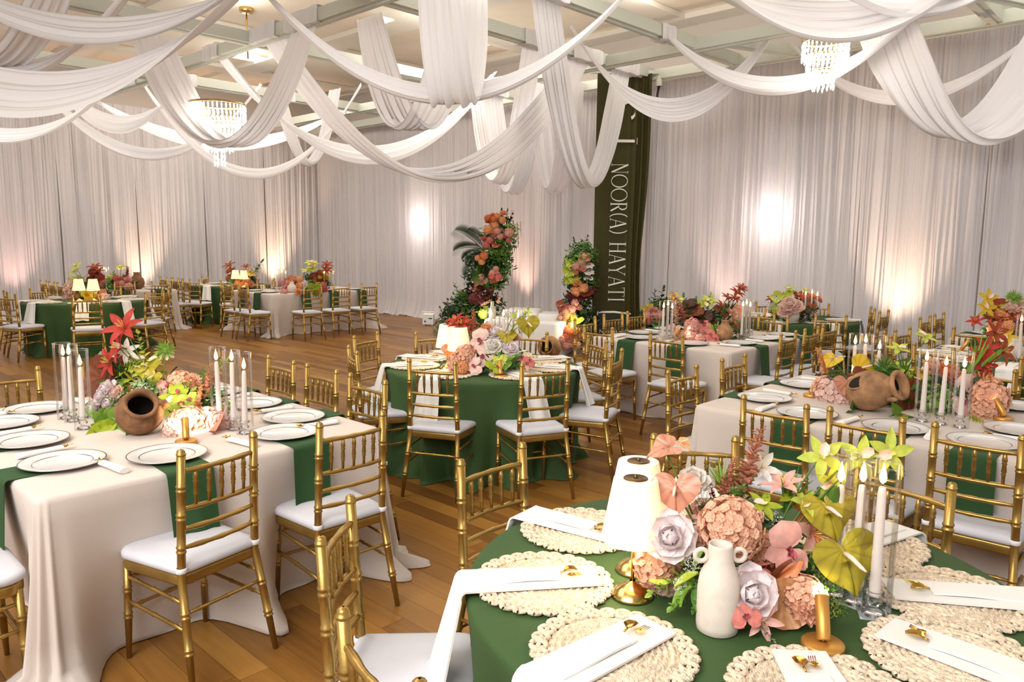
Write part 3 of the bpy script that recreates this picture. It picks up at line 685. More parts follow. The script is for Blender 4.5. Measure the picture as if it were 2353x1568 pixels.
def rect_cloth(x0, y0, x1, y1, label, seed, midflare=0):
    q = random.Random(seed); rc = .045; per = []
    for cx, cy, a0 in ((x1 - rc, y0 + rc, -90), (x1 - rc, y1 - rc, 0), (x0 + rc, y1 - rc, 90), (x0 + rc, y0 + rc, 180)):
        for k in range(25):
            a = R(a0 + 90 * k / 24); per.append((cx + rc * math.cos(a), cy + rc * math.sin(a), math.cos(a), math.sin(a), 1.0, (k / 24 - .5) * 2))
        nx = {-90: (x1, y1 - rc, 1, 0), 0: (x0 + rc, y1, 0, 1), 90: (x0, y0 + rc, -1, 0), 180: (x1 - rc, y0, 0, -1)}[a0]
        st = per[-1]; L = math.hypot(nx[0] - st[0], nx[1] - st[1]); m = int(L / .035)
        for k in range(1, m):
            t = k / m; per.append((st[0] + (nx[0] - st[0]) * t, st[1] + (nx[1] - st[1]) * t, nx[2], nx[3], math.exp(-((min(t, 1 - t) * L) / .13) ** 2), 1 if t > .5 else -1))
    n = len(per); rows = []; acc = 0; ph = q.uniform(0, 6)
    cx, cy = (x0 + x1) / 2, (y0 + y1) / 2; arc = []
    for k in range(n): acc += math.hypot(per[k][0] - per[k - 1][0], per[k][1] - per[k - 1][1]) if k else 0; arc.append(acc)
    for s_, z in ((.05, TZ), (.6, TZ), (.97, TZ), (.99, TZ - .0015), (1, TZ - .008), (None, .735), (None, .66), (None, .52), (None, .36), (None, .2), (None, .09), (None, .03), (None, .008), (None, .004)):
        row = []
        for k, (x, y, a, b, cw, cv) in enumerate(per):
            mid = math.exp(-(((x - (x0 + x1) / 2 - .05) / .11) ** 2)) * midflare if b < -.9 else 0
            if s_ is not None: row.append((cx + (x - cx) * s_, cy + (y - cy) * s_, z)); continue
            t = (TZ - z) / TZ; fl = max(cw, mid); d = .008 + .004 * t - .14 * (1 - fl) * t ** 1.2 + max(cw * .08, mid * .15) * t ** 1.4
            d += t * (.012 * math.sin(arc[k] * 9 + ph) + .010 * math.sin(arc[k] * 17 + ph * 2 + t * 2)) * (1 - .5 * cw)
            if abs(cw - 1) < 1e-6: d += .03 * t * math.cos(cv * 9.4) * (1 - abs(cv) * .3)
            if z < .05: d += .006 * math.sin(arc[k] * 6 + ph) + max(cw, mid) * (.09 + .06 * math.sin(cv * 6 + ph))
            if z < .006: d += .01 * math.sin(arc[k] * 13)
            sl = cw * t * .10 * (-cv if abs(cw - 1) > 1e-6 else 0)
            row.append((x + a * d - b * sl * 0, y + b * d, z))
        rows.append(row)
    mb = MB(); mb.grid(rows, closed=True); mb.f.append(tuple(range(n - 1, -1, -1))); mb.m.append(0); mb.sm.append(True)
    return mb.build('rectangular_tablecloth', m_beige, label=label, cat='tablecloth')

# ---------------- place settings ----------------
def once(f):
    c = {}
    def g(*a):
        if a not in c: c[a] = f(*a); return c[a]
        return copy_tree(c[a])
    return g
def ordinal(o, x, y, z, rz): o.location = (x, y, z); o.rotation_euler = (0, 0, rz); return o
@once
def plate_proto():
    o = empty('charger_plate', (0, 0, 0)); mb = MB()
    mb.lathe([(.0, .004), (.108, .004), (.113, .006), (.120, .009), (.163, .016), (.166, .0155), (.165, .013), (.12, .003), (.10, 0), (0, 0)], 40); mb.build('dish', m_plate, o)
    mb = MB(); mb.lathe([(.1625, .0163), (.1665, .0168), (.168, .0155), (.1655, .0135)], 40); mb.lathe([(.1125, .0064), (.1155, .0079), (.1165, .0080)], 40); mb.build('rim', m_silver, o); return o
def strip(mb, path, w0, w1, th=.004, mi=0, wob=0., sk=0., nw=6):
    """cloth strip along a path in local XZ (x outward); width along y"""
    n = len(path); top = []; bot = []
    for i, (x, z) in enumerate(path):
        t = i / (n - 1); w = w0 + (w1 - w0) * t
        nx = path[min(i + 1, n - 1)]; pv = path[max(i - 1, 0)]; dx, dz = nx[0] - pv[0], nx[1] - pv[1]; l = math.hypot(dx, dz) or 1; nn = (-dz / l, dx / l)
        r0, r1 = [], []
        for j in range(nw + 1):
            v = j / nw - .5; o_ = wob * math.sin(v * 9 + 1) * max(0, t - .45); y = v * w + sk * max(0, t - .5)
            r0.append((x + nn[0] * (th + o_), y, z + nn[1] * (th + o_))); r1.append((x + nn[0] * o_, y, z + nn[1] * o_))
        top.append(r0); bot.append(r1)
    mb.grid(top, mi); mb.grid([r[::-1] for r in bot], mi)
    ring = [[t[0] for t in top], [b[0] for b in bot]]; mb.grid(ring[::-1], mi, sm=False); mb.grid([[t[-1] for t in top], [b[-1] for b in bot]], mi, sm=False)
    mb.grid([top[0][::-1], bot[0][::-1]], mi, sm=False); mb.grid([top[-1], bot[-1]], mi, sm=False)
def fall(x0, xe, drop, z=0., out=.03):
    """flat from x0 to the table edge xe, then over it and down"""
    p = [(x0 + (xe - x0) * k / 4, z) for k in range(5)]
    for a in (20, 45, 70, 90): p.append((xe + .022 * math.sin(R(a)) + .004, z - .022 * (1 - math.cos(R(a))) + .002))
    n = 6
    for k in range(1, n + 1): p.append((xe + .026 + out * k / n, z - .02 - drop * k / n))
    return p
@once
def green_napkin_proto(sk):
    mb = MB(); strip(mb, fall(-.04, .205, .31, 0, .03), .19, .20, .004, 0, .02, sk); return mb.build('green_napkin', m_napgreen)
@once
def white_napkin_proto(k):
    drop, sk = ((.26, .05), (.22, -.06), (.30, .0))[k]
    o = empty('white_napkin', (0, 0, 0))
    mb = MB(); strip(mb, fall(-.16, .215, drop, 0, .075), .125, .185, .006, 0, .05, sk, 8); mb.build('folded_cloth', m_white, o)
    mb = MB(); strip(mb, [(-.05 + .25 * t / 5, .007 + .003 * math.sin(t)) for t in range(6)], .062, .066, .006); f = mb.build('pocket_fold', m_white, o); return o
@once
def roll_proto():
    o = empty('cutlery_roll', (0, 0, 0)); mb = MB(); rows = []
    for i in range(9):
        t = i / 8; r = .0165 * (1 - .12 * t) * (1 + .05 * math.sin(7 * t)); rows.append([(-.1 + .19 * t, r * 1.35 * math.cos(2 * math.pi * k / 10), .013 + r * .75 * math.sin(2 * math.pi * k / 10)) for k in range(10)])
    mb.grid(rows, closed=True); mb.f.append(tuple(range(9, -1, -1))); mb.m.append(0); mb.sm.append(False); mb.build('paper_sleeve', m_white, o)
    mb = MB(); mb.tube([(.05, .004, .014), (.10, .004, .016)], .003, 5)
    mb.petal(T(.095, .004, .017), .02, .02, .2, .1, 0, 3, 2)
    for k in range(4): mb.tube([(.110, -.003 + k * .0048, .018), (.135, -.003 + k * .0048, .020)], .0011, 4)
    mb.build('fork', m_goldcut, o)
    mb = MB(); mb.tube([(.05, -.008, .014), (.105, -.010, .017)], .003, 5); mb.petal(T(.10, -.010, .018), .034, .02, .3, .25, 0, 4, 3); mb.build('spoon', m_goldcut, o)
    return o
@once
def pocket_cutlery_proto():
    o = empty('gold_cutlery', (0, 0, 0)); mb = MB()
    mb.petal(T(0, .012, .002) @ RY(-.15), .042, .032, -.4, .25, 0, 4, 4); mb.tube([(-.01, .012, .001), (.004, .012, .003)], .003, 5); mb.build('spoon', m_goldcut, o)
    mb = MB(); mb.petal(T(0, -.014, .002) @ RZ(-.3), .022, .022, .2, .1, 0, 3, 2)
    for k in range(4): mb.tube([(.016, -.024 + k * .005, .004), (.040, -.032 + k * .005, .007)], .0012, 4)
    mb.build('fork', m_goldcut, o); return o
@once
def mat_proto():
    o = empty('woven_placemat', (0, 0, 0)); mb = MB(); pr = []; r = .004
    k = 0
    while r < .156: pr.append((r, .005 + .004 * math.sin(k * math.pi / 2) + .003)); r += .0042; k += 1
    n = 72; rows = [[(rr * math.cos(2 * math.pi * j / n), rr * math.sin(2 * math.pi * j / n), z + .002 * math.sin(j * 2.1 + i * 2.4)) for j in range(n)] for i, (rr, z) in enumerate(pr[::-1])]
    rows.append([(.0, 0, .006)] * n); rows.insert(0, [(.160 * math.cos(2 * math.pi * j / n), .160 * math.sin(2 * math.pi * j / n), 0) for j in range(n)])
    mb.grid(rows, closed=True); mb.build('woven_disc', m_straw, o)
    lp = MB(); pts = [(.0165 * math.cos(a), .0108 * math.sin(a), 0) for a in (2 * math.pi * k / 10 for k in range(11))]; lp.tube(pts, .0062, 6, cap=False); lp.ball((0, 0, -.001), .0065, 0, 6, 4)
    lm = lp.mesh('rim_loop', m_straw); big = MB(); nl = 29
    for k in range(nl):
        a = 2 * math.pi * k / nl; Mx = RZ(a) @ T(.179, 0, .008) @ Matrix.Diagonal((1.15, 1.5, 1, 1)) @ RX(.2 * math.sin(k * 3.7))
        big.add([Mx @ Vector(v) for v in lp.v], lp.f)
    big.build('loop_border', m_straw, o); return o

# ---------------- candles, lamps, pots ----------------
@once
def candle_proto(k):
    o = empty('taper_candle', (0, 0, 0)); mb = MB(); h = (.285, .30, .27)[k]
    mb.lathe([(.0, 0), (.028, 0), (.03, .004), (.028, .01), (.012, .016), (.010, .022), (.02, .03), (.021, .036), (.012, .044), (.013, .05), (.024, .058), (.025, .064), (.014, .066), (.013, .05)], 16); mb.build('glass_holder', m_glass2, o)
    mb = MB(); mb.lathe([(.0150, .052), (.0148, .06), (.0108, h + .03), (.0085, h + .047), (.001, h + .05)], 12); mb.build('wax', m_wax, o)
    mb = MB(); mb.tube([(0, 0, h + .048), (.001, 0, h + .062)], .0012, 4); mb.build('wick', m_wick, o)
    mb = MB(); f = h + .056; mb.lathe([(.0005, f), (.008, f + .008), (.0098, f + .018), (.0072, f + .032), (.003, f + .048), (.0004, f + .058)], 10); mb.build('flame', m_flame, o); return o
@once
def chimney_proto(r, h):
    mb = MB(); mb.lathe([(r, .001), (r, h - .004)], 28); mb.lathe([(r - .0012, h - .004), (r + .0012, h - .004), (r + .0012, h), (r - .0012, h), (r - .0012, h - .004)], 28); return mb.build('glass_chimney', m_glass)
@once
def lamp_proto():
    o = empty('table_lamp', (0, 0, 0)); mb = MB()
    mb.lathe([(.0, 0), (.057, 0), (.059, .003), (.056, .008), (.046, .021), (.03, .032), (.012, .04), (.008, .046)], 28); mb.build('base', m_brass, o)
    mb = MB(); mb.tube([(0, 0, .04), (0, 0, .262)], .0055, 10); mb.build('stem', m_brass, o)
    mb = MB(); n = 72; mb.grid([[(r * (1 + (.012 if j % 2 else -.012)) * math.cos(2 * math.pi * j / n), r * (1 + (.012 if j % 2 else -.012)) * math.sin(2 * math.pi * j / n), z) for j in range(n)] for r, z in ((.088, .165), (.0885, .168), (.059, .335), (.058, .338), (.050, .339))], closed=True); mb.build('shade', m_shade, o)
    mb = MB(); mb.lathe([(.0, .3395), (.032, .3395), (.034, .338), (.034, .336)], 20); mb.lathe([(.0, .348), (.006, .346), (.006, .339)], 10); mb.build('top_cap', m_bronze, o); return o
@once
def puck_proto():
    o = empty('spot_lamp', (0, 0, 0)); mb = MB()
    mb.lathe([(.0, .0), (.048, 0), (.05, .002), (.05, .016), (.047, .019), (0, .019)], 28); mb.build('base', m_puck, o)
    mb = MB(); mb.tube([(0, 0, .018), (0, 0, .035)], .004, 8); mb.ball((0, 0, .036), .006); mb.build('joint', m_silver, o)
    mb = MB(); Mh = T(0, 0, .036) @ RY(R(32)); mb.lathe([(.0, -.012), (.015, -.012), (.0165, -.009), (.0165, .092), (.0145, .093), (.0140, .084)], 18, 0, Mh); mb.build('head', m_puck, o)
    mb = MB(); mb.lathe([(.0139, .085), (.0, .085)], 18, 0, Mh); mb.build('lens', m_lens, o); return o
def puck(p, tgt, label, e=5.):
    o = puck_proto(); d = Vector(tgt) - Vector(p); o.location = p; o.rotation_euler = (0, 0, math.atan2(d.y, d.x)); tag(o, label, 'lamp', 'gold spot lamps')
    h = Vector(p) + Vector((d.x, d.y, 0)).normalized() * .055 + Vector((0, 0, .118))
    light('spot_lamp_light', 'SPOT', h, e, (1, .88, .62), .008, Vector(tgt), 80, blend=.7); return o
def lamp(p, label, e=2.2):
    o = lamp_proto(); o.location = p; tag(o, label, 'lamp', 'pleated table lamps')
    light('table_lamp_light', 'POINT', (p[0], p[1], p[2] + .19), e, (1, .80, .50), .03)
def candle(p, label, k=0, r=.043, h=.41, lean=0., cl=None):
    o = candle_proto(k); o.location = p; o.rotation_euler = (lean * .6, lean, rnd.random() * 6); tag(o, 'lit white taper, ' + label, 'candle', 'lit taper candles')
    c = chimney_proto(r, h); c.location = p; tag(c, 'clear glass chimney, ' + label, 'glass', 'glass candle chimneys')

# ---------------- flowers (unit size, facing +Z; long kinds grow along +Z) ----------------
def ring(mb, n, elev, L, Wd, r0=0., z0=0., bend=0., cup=0., pt=0., off=0., nu=4, nv=3, mi=0, ruf=0., j=.06):
    for k in range(n):
        a = 2 * math.pi * (k + off) / n + rnd.uniform(-j, j)
        mb.petal(RZ(a) @ T(r0, 0, z0) @ RY(-R(elev + rnd.uniform(-5, 5))), L * rnd.uniform(.92, 1.06), Wd, bend, cup, pt, max(nu, 5) if pt < .1 else nu, nv, mi, ruf)
def f_rose():
    mb = MB(); mb.ball((0, 0, .1), .1, 0, 8, 5, 1.6)
    for n, e, L, w, r, b, o in ((3, 86, .3, .26, .035, .9, 0), (4, 80, .33, .32, .07, .8, .4), (5, 72, .36, .36, .105, .5, .2), (5, 60, .38, .42, .13, .1, .7), (6, 44, .42, .46, .13, -.4, .1), (6, 24, .44, .5, .13, -.7, .6), (6, 6, .40, .46, .12, -.8, .2)):
        ring(mb, n, e, L, w, r, -.06 if e < 50 else 0, b, .22, 0, o)
    return mb
def f_hydrangea():
    mb = MB(); N = 120; mb.ball((0, 0, -.02), .36, 0, 10, 6)
    for k in range(N):
        z = 1 - 1.65 * (k + .5) / N; q = math.sqrt(max(0, 1 - z * z)); a = k * 2.39996
        n = Vector((q * math.cos(a), q * math.sin(a), z)); Mx = aim(n * rnd.uniform(.37, .46), n + Vector((rnd.uniform(-.35, .35), rnd.uniform(-.35, .35), 0)), rnd.random() * 6)
        for j in range(4): mb.petal(Mx @ RZ(j * math.pi / 2 + rnd.uniform(-.1, .1)) @ RY(-.3), .09, .108, -.4, .25, 0, 3, 2, 0, .06, .3)
    return mb
def f_orchid():
    mb = MB(); ring(mb, 2, 8, .46, .62, .02, .03, -.35, -.05, 0, .0, 5, 5, j=0); ring(mb, 3, 4, .44, .34, .02, 0, -.3, .05, .2, .25, 4, 3)
    for a in (-.5, .5, 1.57): mb.petal(RZ(-1.57 + a * .8) @ T(.02, 0, .05) @ RY(-.9), .17, .13, -.6, .3, 0, 3, 3, 1)
    mb.ball((0, 0, .07), .04, 1, 6, 4); return mb
def f_cymbidium():
    mb = MB(); ring(mb, 5, 14, .54, .26, .02, 0, -.35, .1, .8, .25, 5, 3)
    mb.petal(RZ(-1.57) @ T(.02, 0, .04) @ RY(-.7), .3, .22, -1.4, .35, 0, 4, 3, 1); mb.petal(RZ(1.57) @ T(.0, 0, .04) @ RY(-1.2), .14, .1, -.9, .4, 0, 3, 2, 2); return mb
def f_lily():
    mb = MB(); ring(mb, 6, 40, .62, .24, .02, -.1, -1.0, .15, .7, 0, 5, 3)
    mb.lathe([(.03, -.32), (.05, -.2), (.04, -.08)], 6, 2)
    for k in range(5): a = k * 1.26; mb.tube([(0, 0, -.05), (.1 * math.cos(a), .1 * math.sin(a), .25)], .008, 4, 1)
    return mb
def f_anthurium():
    mb = MB(); n = 40; rows = []
    for s in (.02, .35, .7, 1.):
        row = []
        for k in range(n):
            t = 2 * math.pi * k / n; x = -(13 * math.cos(t) - 5 * math.cos(2 * t) - 2 * math.cos(3 * t) - math.cos(4 * t)) / 34; y = 16 * math.sin(t) ** 3 / 34
            x, y = x * s, y * s; row.append((x, y, -.55 * x * x * (1 if x > 0 else .4) + .35 * y * y + .03 * math.cos(t * 7) * s * s))
        rows.append(row)
    mb.grid(rows, closed=True); mb.f.append(tuple(range(n))); mb.m.append(0); mb.sm.append(True)
    mb.tube([(-.1, 0, 0), (-.05, 0, .12), (.06, 0, .26), (.1, 0, .33)], [.03, .034, .028, .012], 7, 1); mb.tube([(-.1, 0, 0), (-.16, 0, -.16)], .018, 5, 2); return mb
def f_dahlia():
    mb = MB()
    for i, (n, e, L, w) in enumerate(((12, 4, .46, .24), (12, 20, .43, .23), (11, 36, .38, .22), (9, 54, .32, .2), (7, 70, .25, .17), (5, 82, .2, .13))): ring(mb, n, e, L, w, .05, .02 * i, .35, .22, .2, i * .5, 4, 2, ruf=.05)
    mb.ball((0, 0, .14), .07, 0, 6, 4); return mb
def f_spike():
    mb = MB(); mb.tube([(0, 0, 0), (.03, .01, .5), (0, 0, 1)], [.014, .010, .004], 5, 1)
    for k in range(46):
        z = .12 + .87 * k / 46; a = k * 2.4; s = 1.15 - .75 * (k / 46); Mx = T(.03 * math.sin(z * 3.1), 0, z) @ RZ(a) @ RY(-R(rnd.uniform(5, 50)))
        mb.petal(Mx, .17 * s, .13 * s, rnd.uniform(-.8, .4), .3, .2, 2, 2)
        if k % 2: mb.petal(Mx @ RZ(.5) @ T(.05, 0, .03), .12 * s, .1 * s, -.4, .3, .2, 2, 2)
    return mb
def f_sprig():
    mb = MB(); mb.tube([(0, 0, 0), (.04, .0, .5), (0, .02, 1)], [.013, .010, .005], 5, 1)
    for k in range(11):
        z = .18 + .8 * k / 10; a = k * 2.2; s = 1 - .4 * k / 10
        mb.petal(T(.04 * math.sin(z * 3.1), 0, z) @ RZ(a) @ RY(-R(rnd.uniform(15, 55))), .27 * s, .21 * s, -.3, .12, .25, 3, 2)
    mb.petal(T(0, .02, 1) @ RY(-1.4), .2, .13, .2, .1, .3, 3, 2); return mb
def f_fern():
    mb = MB()
    for k in range(12):
        a = rnd.uniform(0, 6.28); e = rnd.uniform(.5, 1.5); d = Vector((math.cos(a) * math.cos(e), math.sin(a) * math.cos(e), math.sin(e))); L = rnd.uniform(.6, 1.)
        mb.tube([(0, 0, 0), d * L * .5, d * L + Vector((0, 0, -.08))], [.012, .008, .003], 4, 1, False)
        for j in range(10):
            t = .3 + .07 * j; p = d * L * t; mb.petal(aim(p, d, rnd.random() * 6) @ RY(-R(25)), .16 * (1.15 - t * .6), .07, -.4, .1, .5, 2, 1)
    return mb
def f_lace():
    mb = MB()
    for k in range(16):
        a = k * 2.4; q = .42 * math.sqrt((k + .5) / 16); p = Vector((q * math.cos(a), q * math.sin(a), .16 - q * q * .6)); mb.tube([(0, 0, -.4), p], .006, 4, 1, False)
        for j in range(6):
            o = Vector((rnd.uniform(-.08, .08), rnd.uniform(-.08, .08), rnd.uniform(0, .06)))
            for i in range(3): mb.petal(T(*(p + o)) @ RZ(i * 2.1 + j) @ RY(-.4), .05, .05, -.3, 0, 0, 1, 1, 0, 0, .4)
    return mb
def f_leaf():
    mb = MB(); mb.petal(RY(-math.pi / 2) , 1, .46, -.7, .22, .75, 8, 4, 0, .012); mb.tube([(0, 0, -.1), (.004, 0, .1)], .012, 5, 1); return mb
def f_grass():
    mb = MB()
    for k in range(22):
        a = rnd.uniform(0, 6.28); mb.petal(T(rnd.uniform(-.05, .05), rnd.uniform(-.05, .05), 0) @ RZ(a) @ RY(-R(rnd.uniform(50, 88))), rnd.uniform(.7, 1.05), .05, rnd.uniform(-.9, .1), .1, .8, 5, 1)
    return mb
def f_disc():
    mb = MB(); n = 44; rows = []
    for s in (.02, .3, .6, .85, 1.):
        rows.append([(.5 * s * math.cos(2 * math.pi * k / n), .5 * s * math.sin(2 * math.pi * k / n), .12 * s * s + .03 * s * math.sin(k * 2 * math.pi * 11 / n) + .05 * s * s * math.sin(k * 2 * math.pi * 3 / n)) for k in range(n)])
    mb.grid(rows, closed=True); return mb
def f_pom():
    mb = MB()
    for k in range(110):
        z = 1 - 1.75 * (k + .5) / 110; q = math.sqrt(max(0, 1 - z * z)); a = k * 2.39996; n = Vector((q * math.cos(a), q * math.sin(a), z)); mb.petal(aim(n * .12, n, rnd.random() * 6) @ RY(-math.pi / 2), .36, .05, rnd.uniform(-.4, .4), 0, .8, 2, 1)
    mb.ball((0, 0, 0), .16, 0, 8, 5); ring(mb, 6, -25, .3, .2, .08, -.14, -.5, .1, .2, 0, 3, 2, 2); return mb
def f_frond():
    mb = MB(); P = [Vector((.0 + .42 * t * t, 0, t * (1 - .22 * t))) for t in [k / 14 for k in range(15)]]; mb.tube(P, [.014 * (1 - .8 * k / 14) for k in range(15)], 5, 1)
    for k in range(1, 30):
        t = k / 30; p = Vector((.42 * t * t, 0, t * (1 - .22 * t))); d = Vector((.84 * t, 0, 1 - .44 * t)).normalized()
        for s in (-1, 1):
            L = .42 * math.sin(math.pi * min(1, t * .9 + .12)) ** .6; q = (d * .75 + Vector((0, s * .9, 0)) + Vector((.25, 0, 0))).normalized()
            mb.petal(T(*p) @ q.to_track_quat('X', 'Z').to_matrix().to_4x4(), L, .024, .25, .1, .7, 3, 1)
    return mb
def f_vine():
    mb = MB(); mb.tube([(0, 0, 0), (.03, 0, .5), (0, 0, 1)], .006, 4, 1)
    for k in range(60): z = k / 60; a = k * 2.1; mb.petal(T(.03 * math.sin(z * 3), 0, z) @ RZ(a) @ RY(-R(rnd.uniform(0, 60))), .075 * (1.2 - .7 * z), .05, -.3, .1, .3, 2, 1)
    return mb
def f_bush():
    mb = MB()
    for k in range(170):
        n = Vector((rnd.gauss(0, 1), rnd.gauss(0, 1), rnd.gauss(0, 1))).normalized(); p = n * rnd.uniform(.22, .47); mb.petal(aim(p, n, rnd.random() * 6) @ RY(-R(rnd.uniform(-10, 60))), rnd.uniform(.14, .24), rnd.uniform(.07, .12), -.5, .15, .5, 2, 2)
    return mb
KINDS_F = {'rose': (f_rose, [m_petal]), 'hydrangea': (f_hydrangea, [m_petal]), 'orchid': (f_orchid, [m_petal, m_pink]), 'cymbidium': (f_cymbidium, [m_petal, m_pale, m_yel]), 'lily': (f_lily, [m_petal, m_yel, m_stem]),
    'anthurium': (f_anthurium, [m_anth, m_pale, m_stem]), 'dahlia': (f_dahlia, [m_petal]), 'flower_spike': (f_spike, [m_petal, m_stem]), 'leaf_sprig': (f_sprig, [m_leaf, m_stem]), 'fern': (f_fern, [m_leaf, m_stem]), 'lace_flower': (f_lace, [m_petal, m_stem]),
    'leaf': (f_leaf, [m_leaf, m_stem]), 'grass_tuft': (f_grass, [m_leaf]), 'dried_leaf_disc': (f_disc, [m_leaf]), 'spiky_bloom': (f_pom, [m_leaf, m_leaf, m_pale]), 'palm_frond': (f_frond, [m_leaf, m_stem]), 'hanging_vine': (f_vine, [m_leaf, m_stem]), 'foliage': (f_bush, [m_leaf])}
SHORT = dict(ro='rose', hy='hydrangea', or_='orchid', cy='cymbidium', li='lily', an='anthurium', da='dahlia', sp='flower_spike', sg='leaf_sprig', fe='fern', la='lace_flower', le='leaf', gr='grass_tuft', di='dried_leaf_disc', po='spiky_bloom', fr='palm_frond', vi='hanging_vine', bu='foliage')
_fm = {}
def flower_mesh(kind, v=0):
    if (kind, v) not in _fm: f, ms = KINDS_F[kind]; _fm[(kind, v)] = f().mesh(kind, ms)
    return _fm[(kind, v)]
PAL = dict(peach='#efc0a2', blush='#f0cfc2', pink='#edb5a8', rosepink='#dc8276', mauve='#efe3e4', white='#ece7df', terra='#d08f74', rust='#9e432a', red='#b03426', orange='#e48a50', apricot='#efb07c',
    lime='#a9b62f', olive='#b0a02a', yellow='#d8b32e', ygreen='#c3cf55', green='#4f7a2a', dgreen='#2c4722', lgreen='#7da23a', brown='#7a3f22', dbrown='#4a2418', tan='#c08a5c', grey='#8f9a7a', plum='#5a1f22')
def arrangement(label, c, items, filler=(), name='flower_arrangement', group='table flower arrangements', cat='flowers', split=False):
    """items: (kind, px, py, depth offset, size, colour[, options]); long kinds give their tip with tip=(px,py)"""
    c = Vector(c); dc = (c - EYEP).dot(FW); o = empty(name, c, label=label, cat=cat, group=group); n0 = len(_fm)
    for fx, fy, dd, s, col in filler:
        p = dp(fx, fy, dc + dd); b = put('foliage', flower_mesh('foliage', rnd.randrange(2)), o, kind='stuff', color=PAL[col]); b.matrix_local = aim(p - c, (rnd.uniform(-.3, .3), rnd.uniform(-.3, .3), 1), rnd.random() * 6) @ Matrix.Diagonal((s, s, s * .75, 1))
    if split:
        more = []
        for it in items:
            if it[0] in ('hy', 'da') and it[4] > .17 and len(it) == 6:
                k, x, y, dd, s, col = it; pxs = s * FPX / dc
                for j in range(3):
                    a = 2.1 * j + x; more.append((('hy', 'da', 'hy')[(j + int(x)) % 3], x + .26 * pxs * math.cos(a), y + .26 * pxs * math.sin(a), dd + .02 * j, s * rnd.uniform(.52, .66), col))
            else: more.append(it)
        items = more
    for it in items:
        k, x, y, dd, s, col = it[:6]; op = it[6] if len(it) > 6 else {}
        kind = SHORT[k]; p = dp(x, y, dc + dd)
        tbl = .5 < c.z < 1
        if tbl and p.z < c.z + .02: p = gp(x, y, c.z + .02)
        if 'tip' in op:
            q = dp(*op['tip'], dc + dd + op.get('td', 0)); q = gp(*op['tip'], c.z + .012) if tbl and q.z < c.z + .012 else q; n = q - p; s = n.length * 1.0
        elif kind in ('leaf_sprig', 'fern', 'grass_tuft', 'flower_spike', 'leaf'):
            n = (p - c) + Vector((0, 0, .10)) - FW * .05
        else:
            n = (p - c).normalized() * .7 + Vector((0, 0, .35)) - FW * .75
            if 'n' in op: n = RT * op['n'][0] + Vector((0, 0, op['n'][1])) - FW * op['n'][2]
        f = put(kind, flower_mesh(kind, rnd.randrange(2) if kind in ('rose', 'leaf_sprig', 'flower_spike', 'dahlia') else 0), o, color=PAL[col])
        roll = op.get('roll', rnd.random() * 6)
        if kind == 'anthurium' and 'roll' not in op:  # tip hangs down
            roll = None
        Mx = aim(p - c, n, 0 if roll is None else roll, s)
        if kind == 'anthurium' and roll is None or kind in ('anthurium', 'orchid', 'cymbidium') and 'tipdir' in op:
            nn = Vector(n).normalized(); td = op.get('tipdir', (rnd.uniform(-.4, .4), -1)); tv = RT * td[0] + Vector((0, 0, td[1])); xa = (tv - nn * tv.dot(nn)).normalized(); ya = nn.cross(xa)
            Mx = Matrix.Translation(p - c) @ Matrix((xa, ya, nn)).transposed().to_4x4() @ Matrix.Scale(s, 4)
        f.matrix_local = Mx
        if kind == 'palm_frond':
            nn = Vector(n).normalized(); tv = -FW * .75 - Vector((0, 0, .6)); xa = (tv - nn * tv.dot(nn)).normalized(); ya = nn.cross(xa); Mx = Matrix.Translation(p - c) @ Matrix((xa, ya, nn)).transposed().to_4x4() @ Matrix.Scale(s, 4); f.matrix_local = Mx
        if op.get('s'):
            a = Vector((0, 0, .05)) + RT * op.get('sx', 0); e = p - c; mid = (a + e) / 2 + Vector((0, 0, op.get('arc', .03)))
            mb = MB(); inv = Mx.inverted()
            mb.tube([inv @ (a * (1 - t) ** 2 + mid * 2 * t * (1 - t) + (e - Vector(n).normalized() * .012 * 0) * t * t) for t in (0, .2, .4, .6, .8, .97)], .0028 / s, 5); mb.build('stem', m_stem, f)
    return o

# ---------------- tables ----------------
N1, N2, N3, N4 = 'beige table with the clay pot', 'round table with two pleated lamps in the middle', 'nearest round green table', 'beige table with the clay jug'
N5, N6, N7, N8 = 'beige table beside the olive banner', 'round table against the right curtains', 'round table with tall red lilies', 'plain beige table by the right curtains'
N9, N10, N11, N12 = 'round table at the far left', 'beige table behind the far left round table', 'round table near the room corner', 'far beige table by the open floor'
RECT = {1: (.76, 3.15, 2.34, 5.03), 4: (4.03, .52, 5.62, 2.30), 5: (6.22, 3.22, 8.05, 4.78), 8: (9.0, .3, 10.4, 2.15), 10: (4.55, 14.5, 6.05, 16.1), 12: (6.72, 12.2, 8.95, 13.7)}
RND = {2: ((4.14, 4.24), .76), 3: ((1.97, .96), .78), 6: ((9.75, 4.12), .76), 7: ((7.75, 1.28), .78), 9: ((3.95, 12.78), .86), 11: ((7.5, 15.3), .80)}
NM = {1: N1, 2: N2, 3: N3, 4: N4, 5: N5, 6: N6, 7: N7, 8: N8, 9: N9, 10: N10, 11: N11, 12: N12}
CL = {1: 'floor-length beige cloth with flared corners on the table with the clay pot', 4: 'floor-length beige cloth on the table with the clay jug lying down', 5: 'floor-length beige cloth on the table beside the olive banner',
      8: 'beige cloth on the plain table by the right curtains', 10: 'beige cloth on the table behind the far left round table', 12: 'beige cloth pooling on the floor at the far table by the open floor',
      2: 'dark green round cloth pooling on the floor, middle table with two pleated lamps', 3: 'green round cloth on the nearest table with the ring-handled vase', 6: 'dark green cloth on the round table against the right curtains',
      7: 'dark green cloth on the round table with tall red lilies', 9: 'dark green cloth with deep folds on the round table at the far left', 11: 'dark green cloth on the round table near the room corner'}
for k, b in RECT.items(): rect_cloth(*b, CL[k], k, 1 if k == 1 else 0)
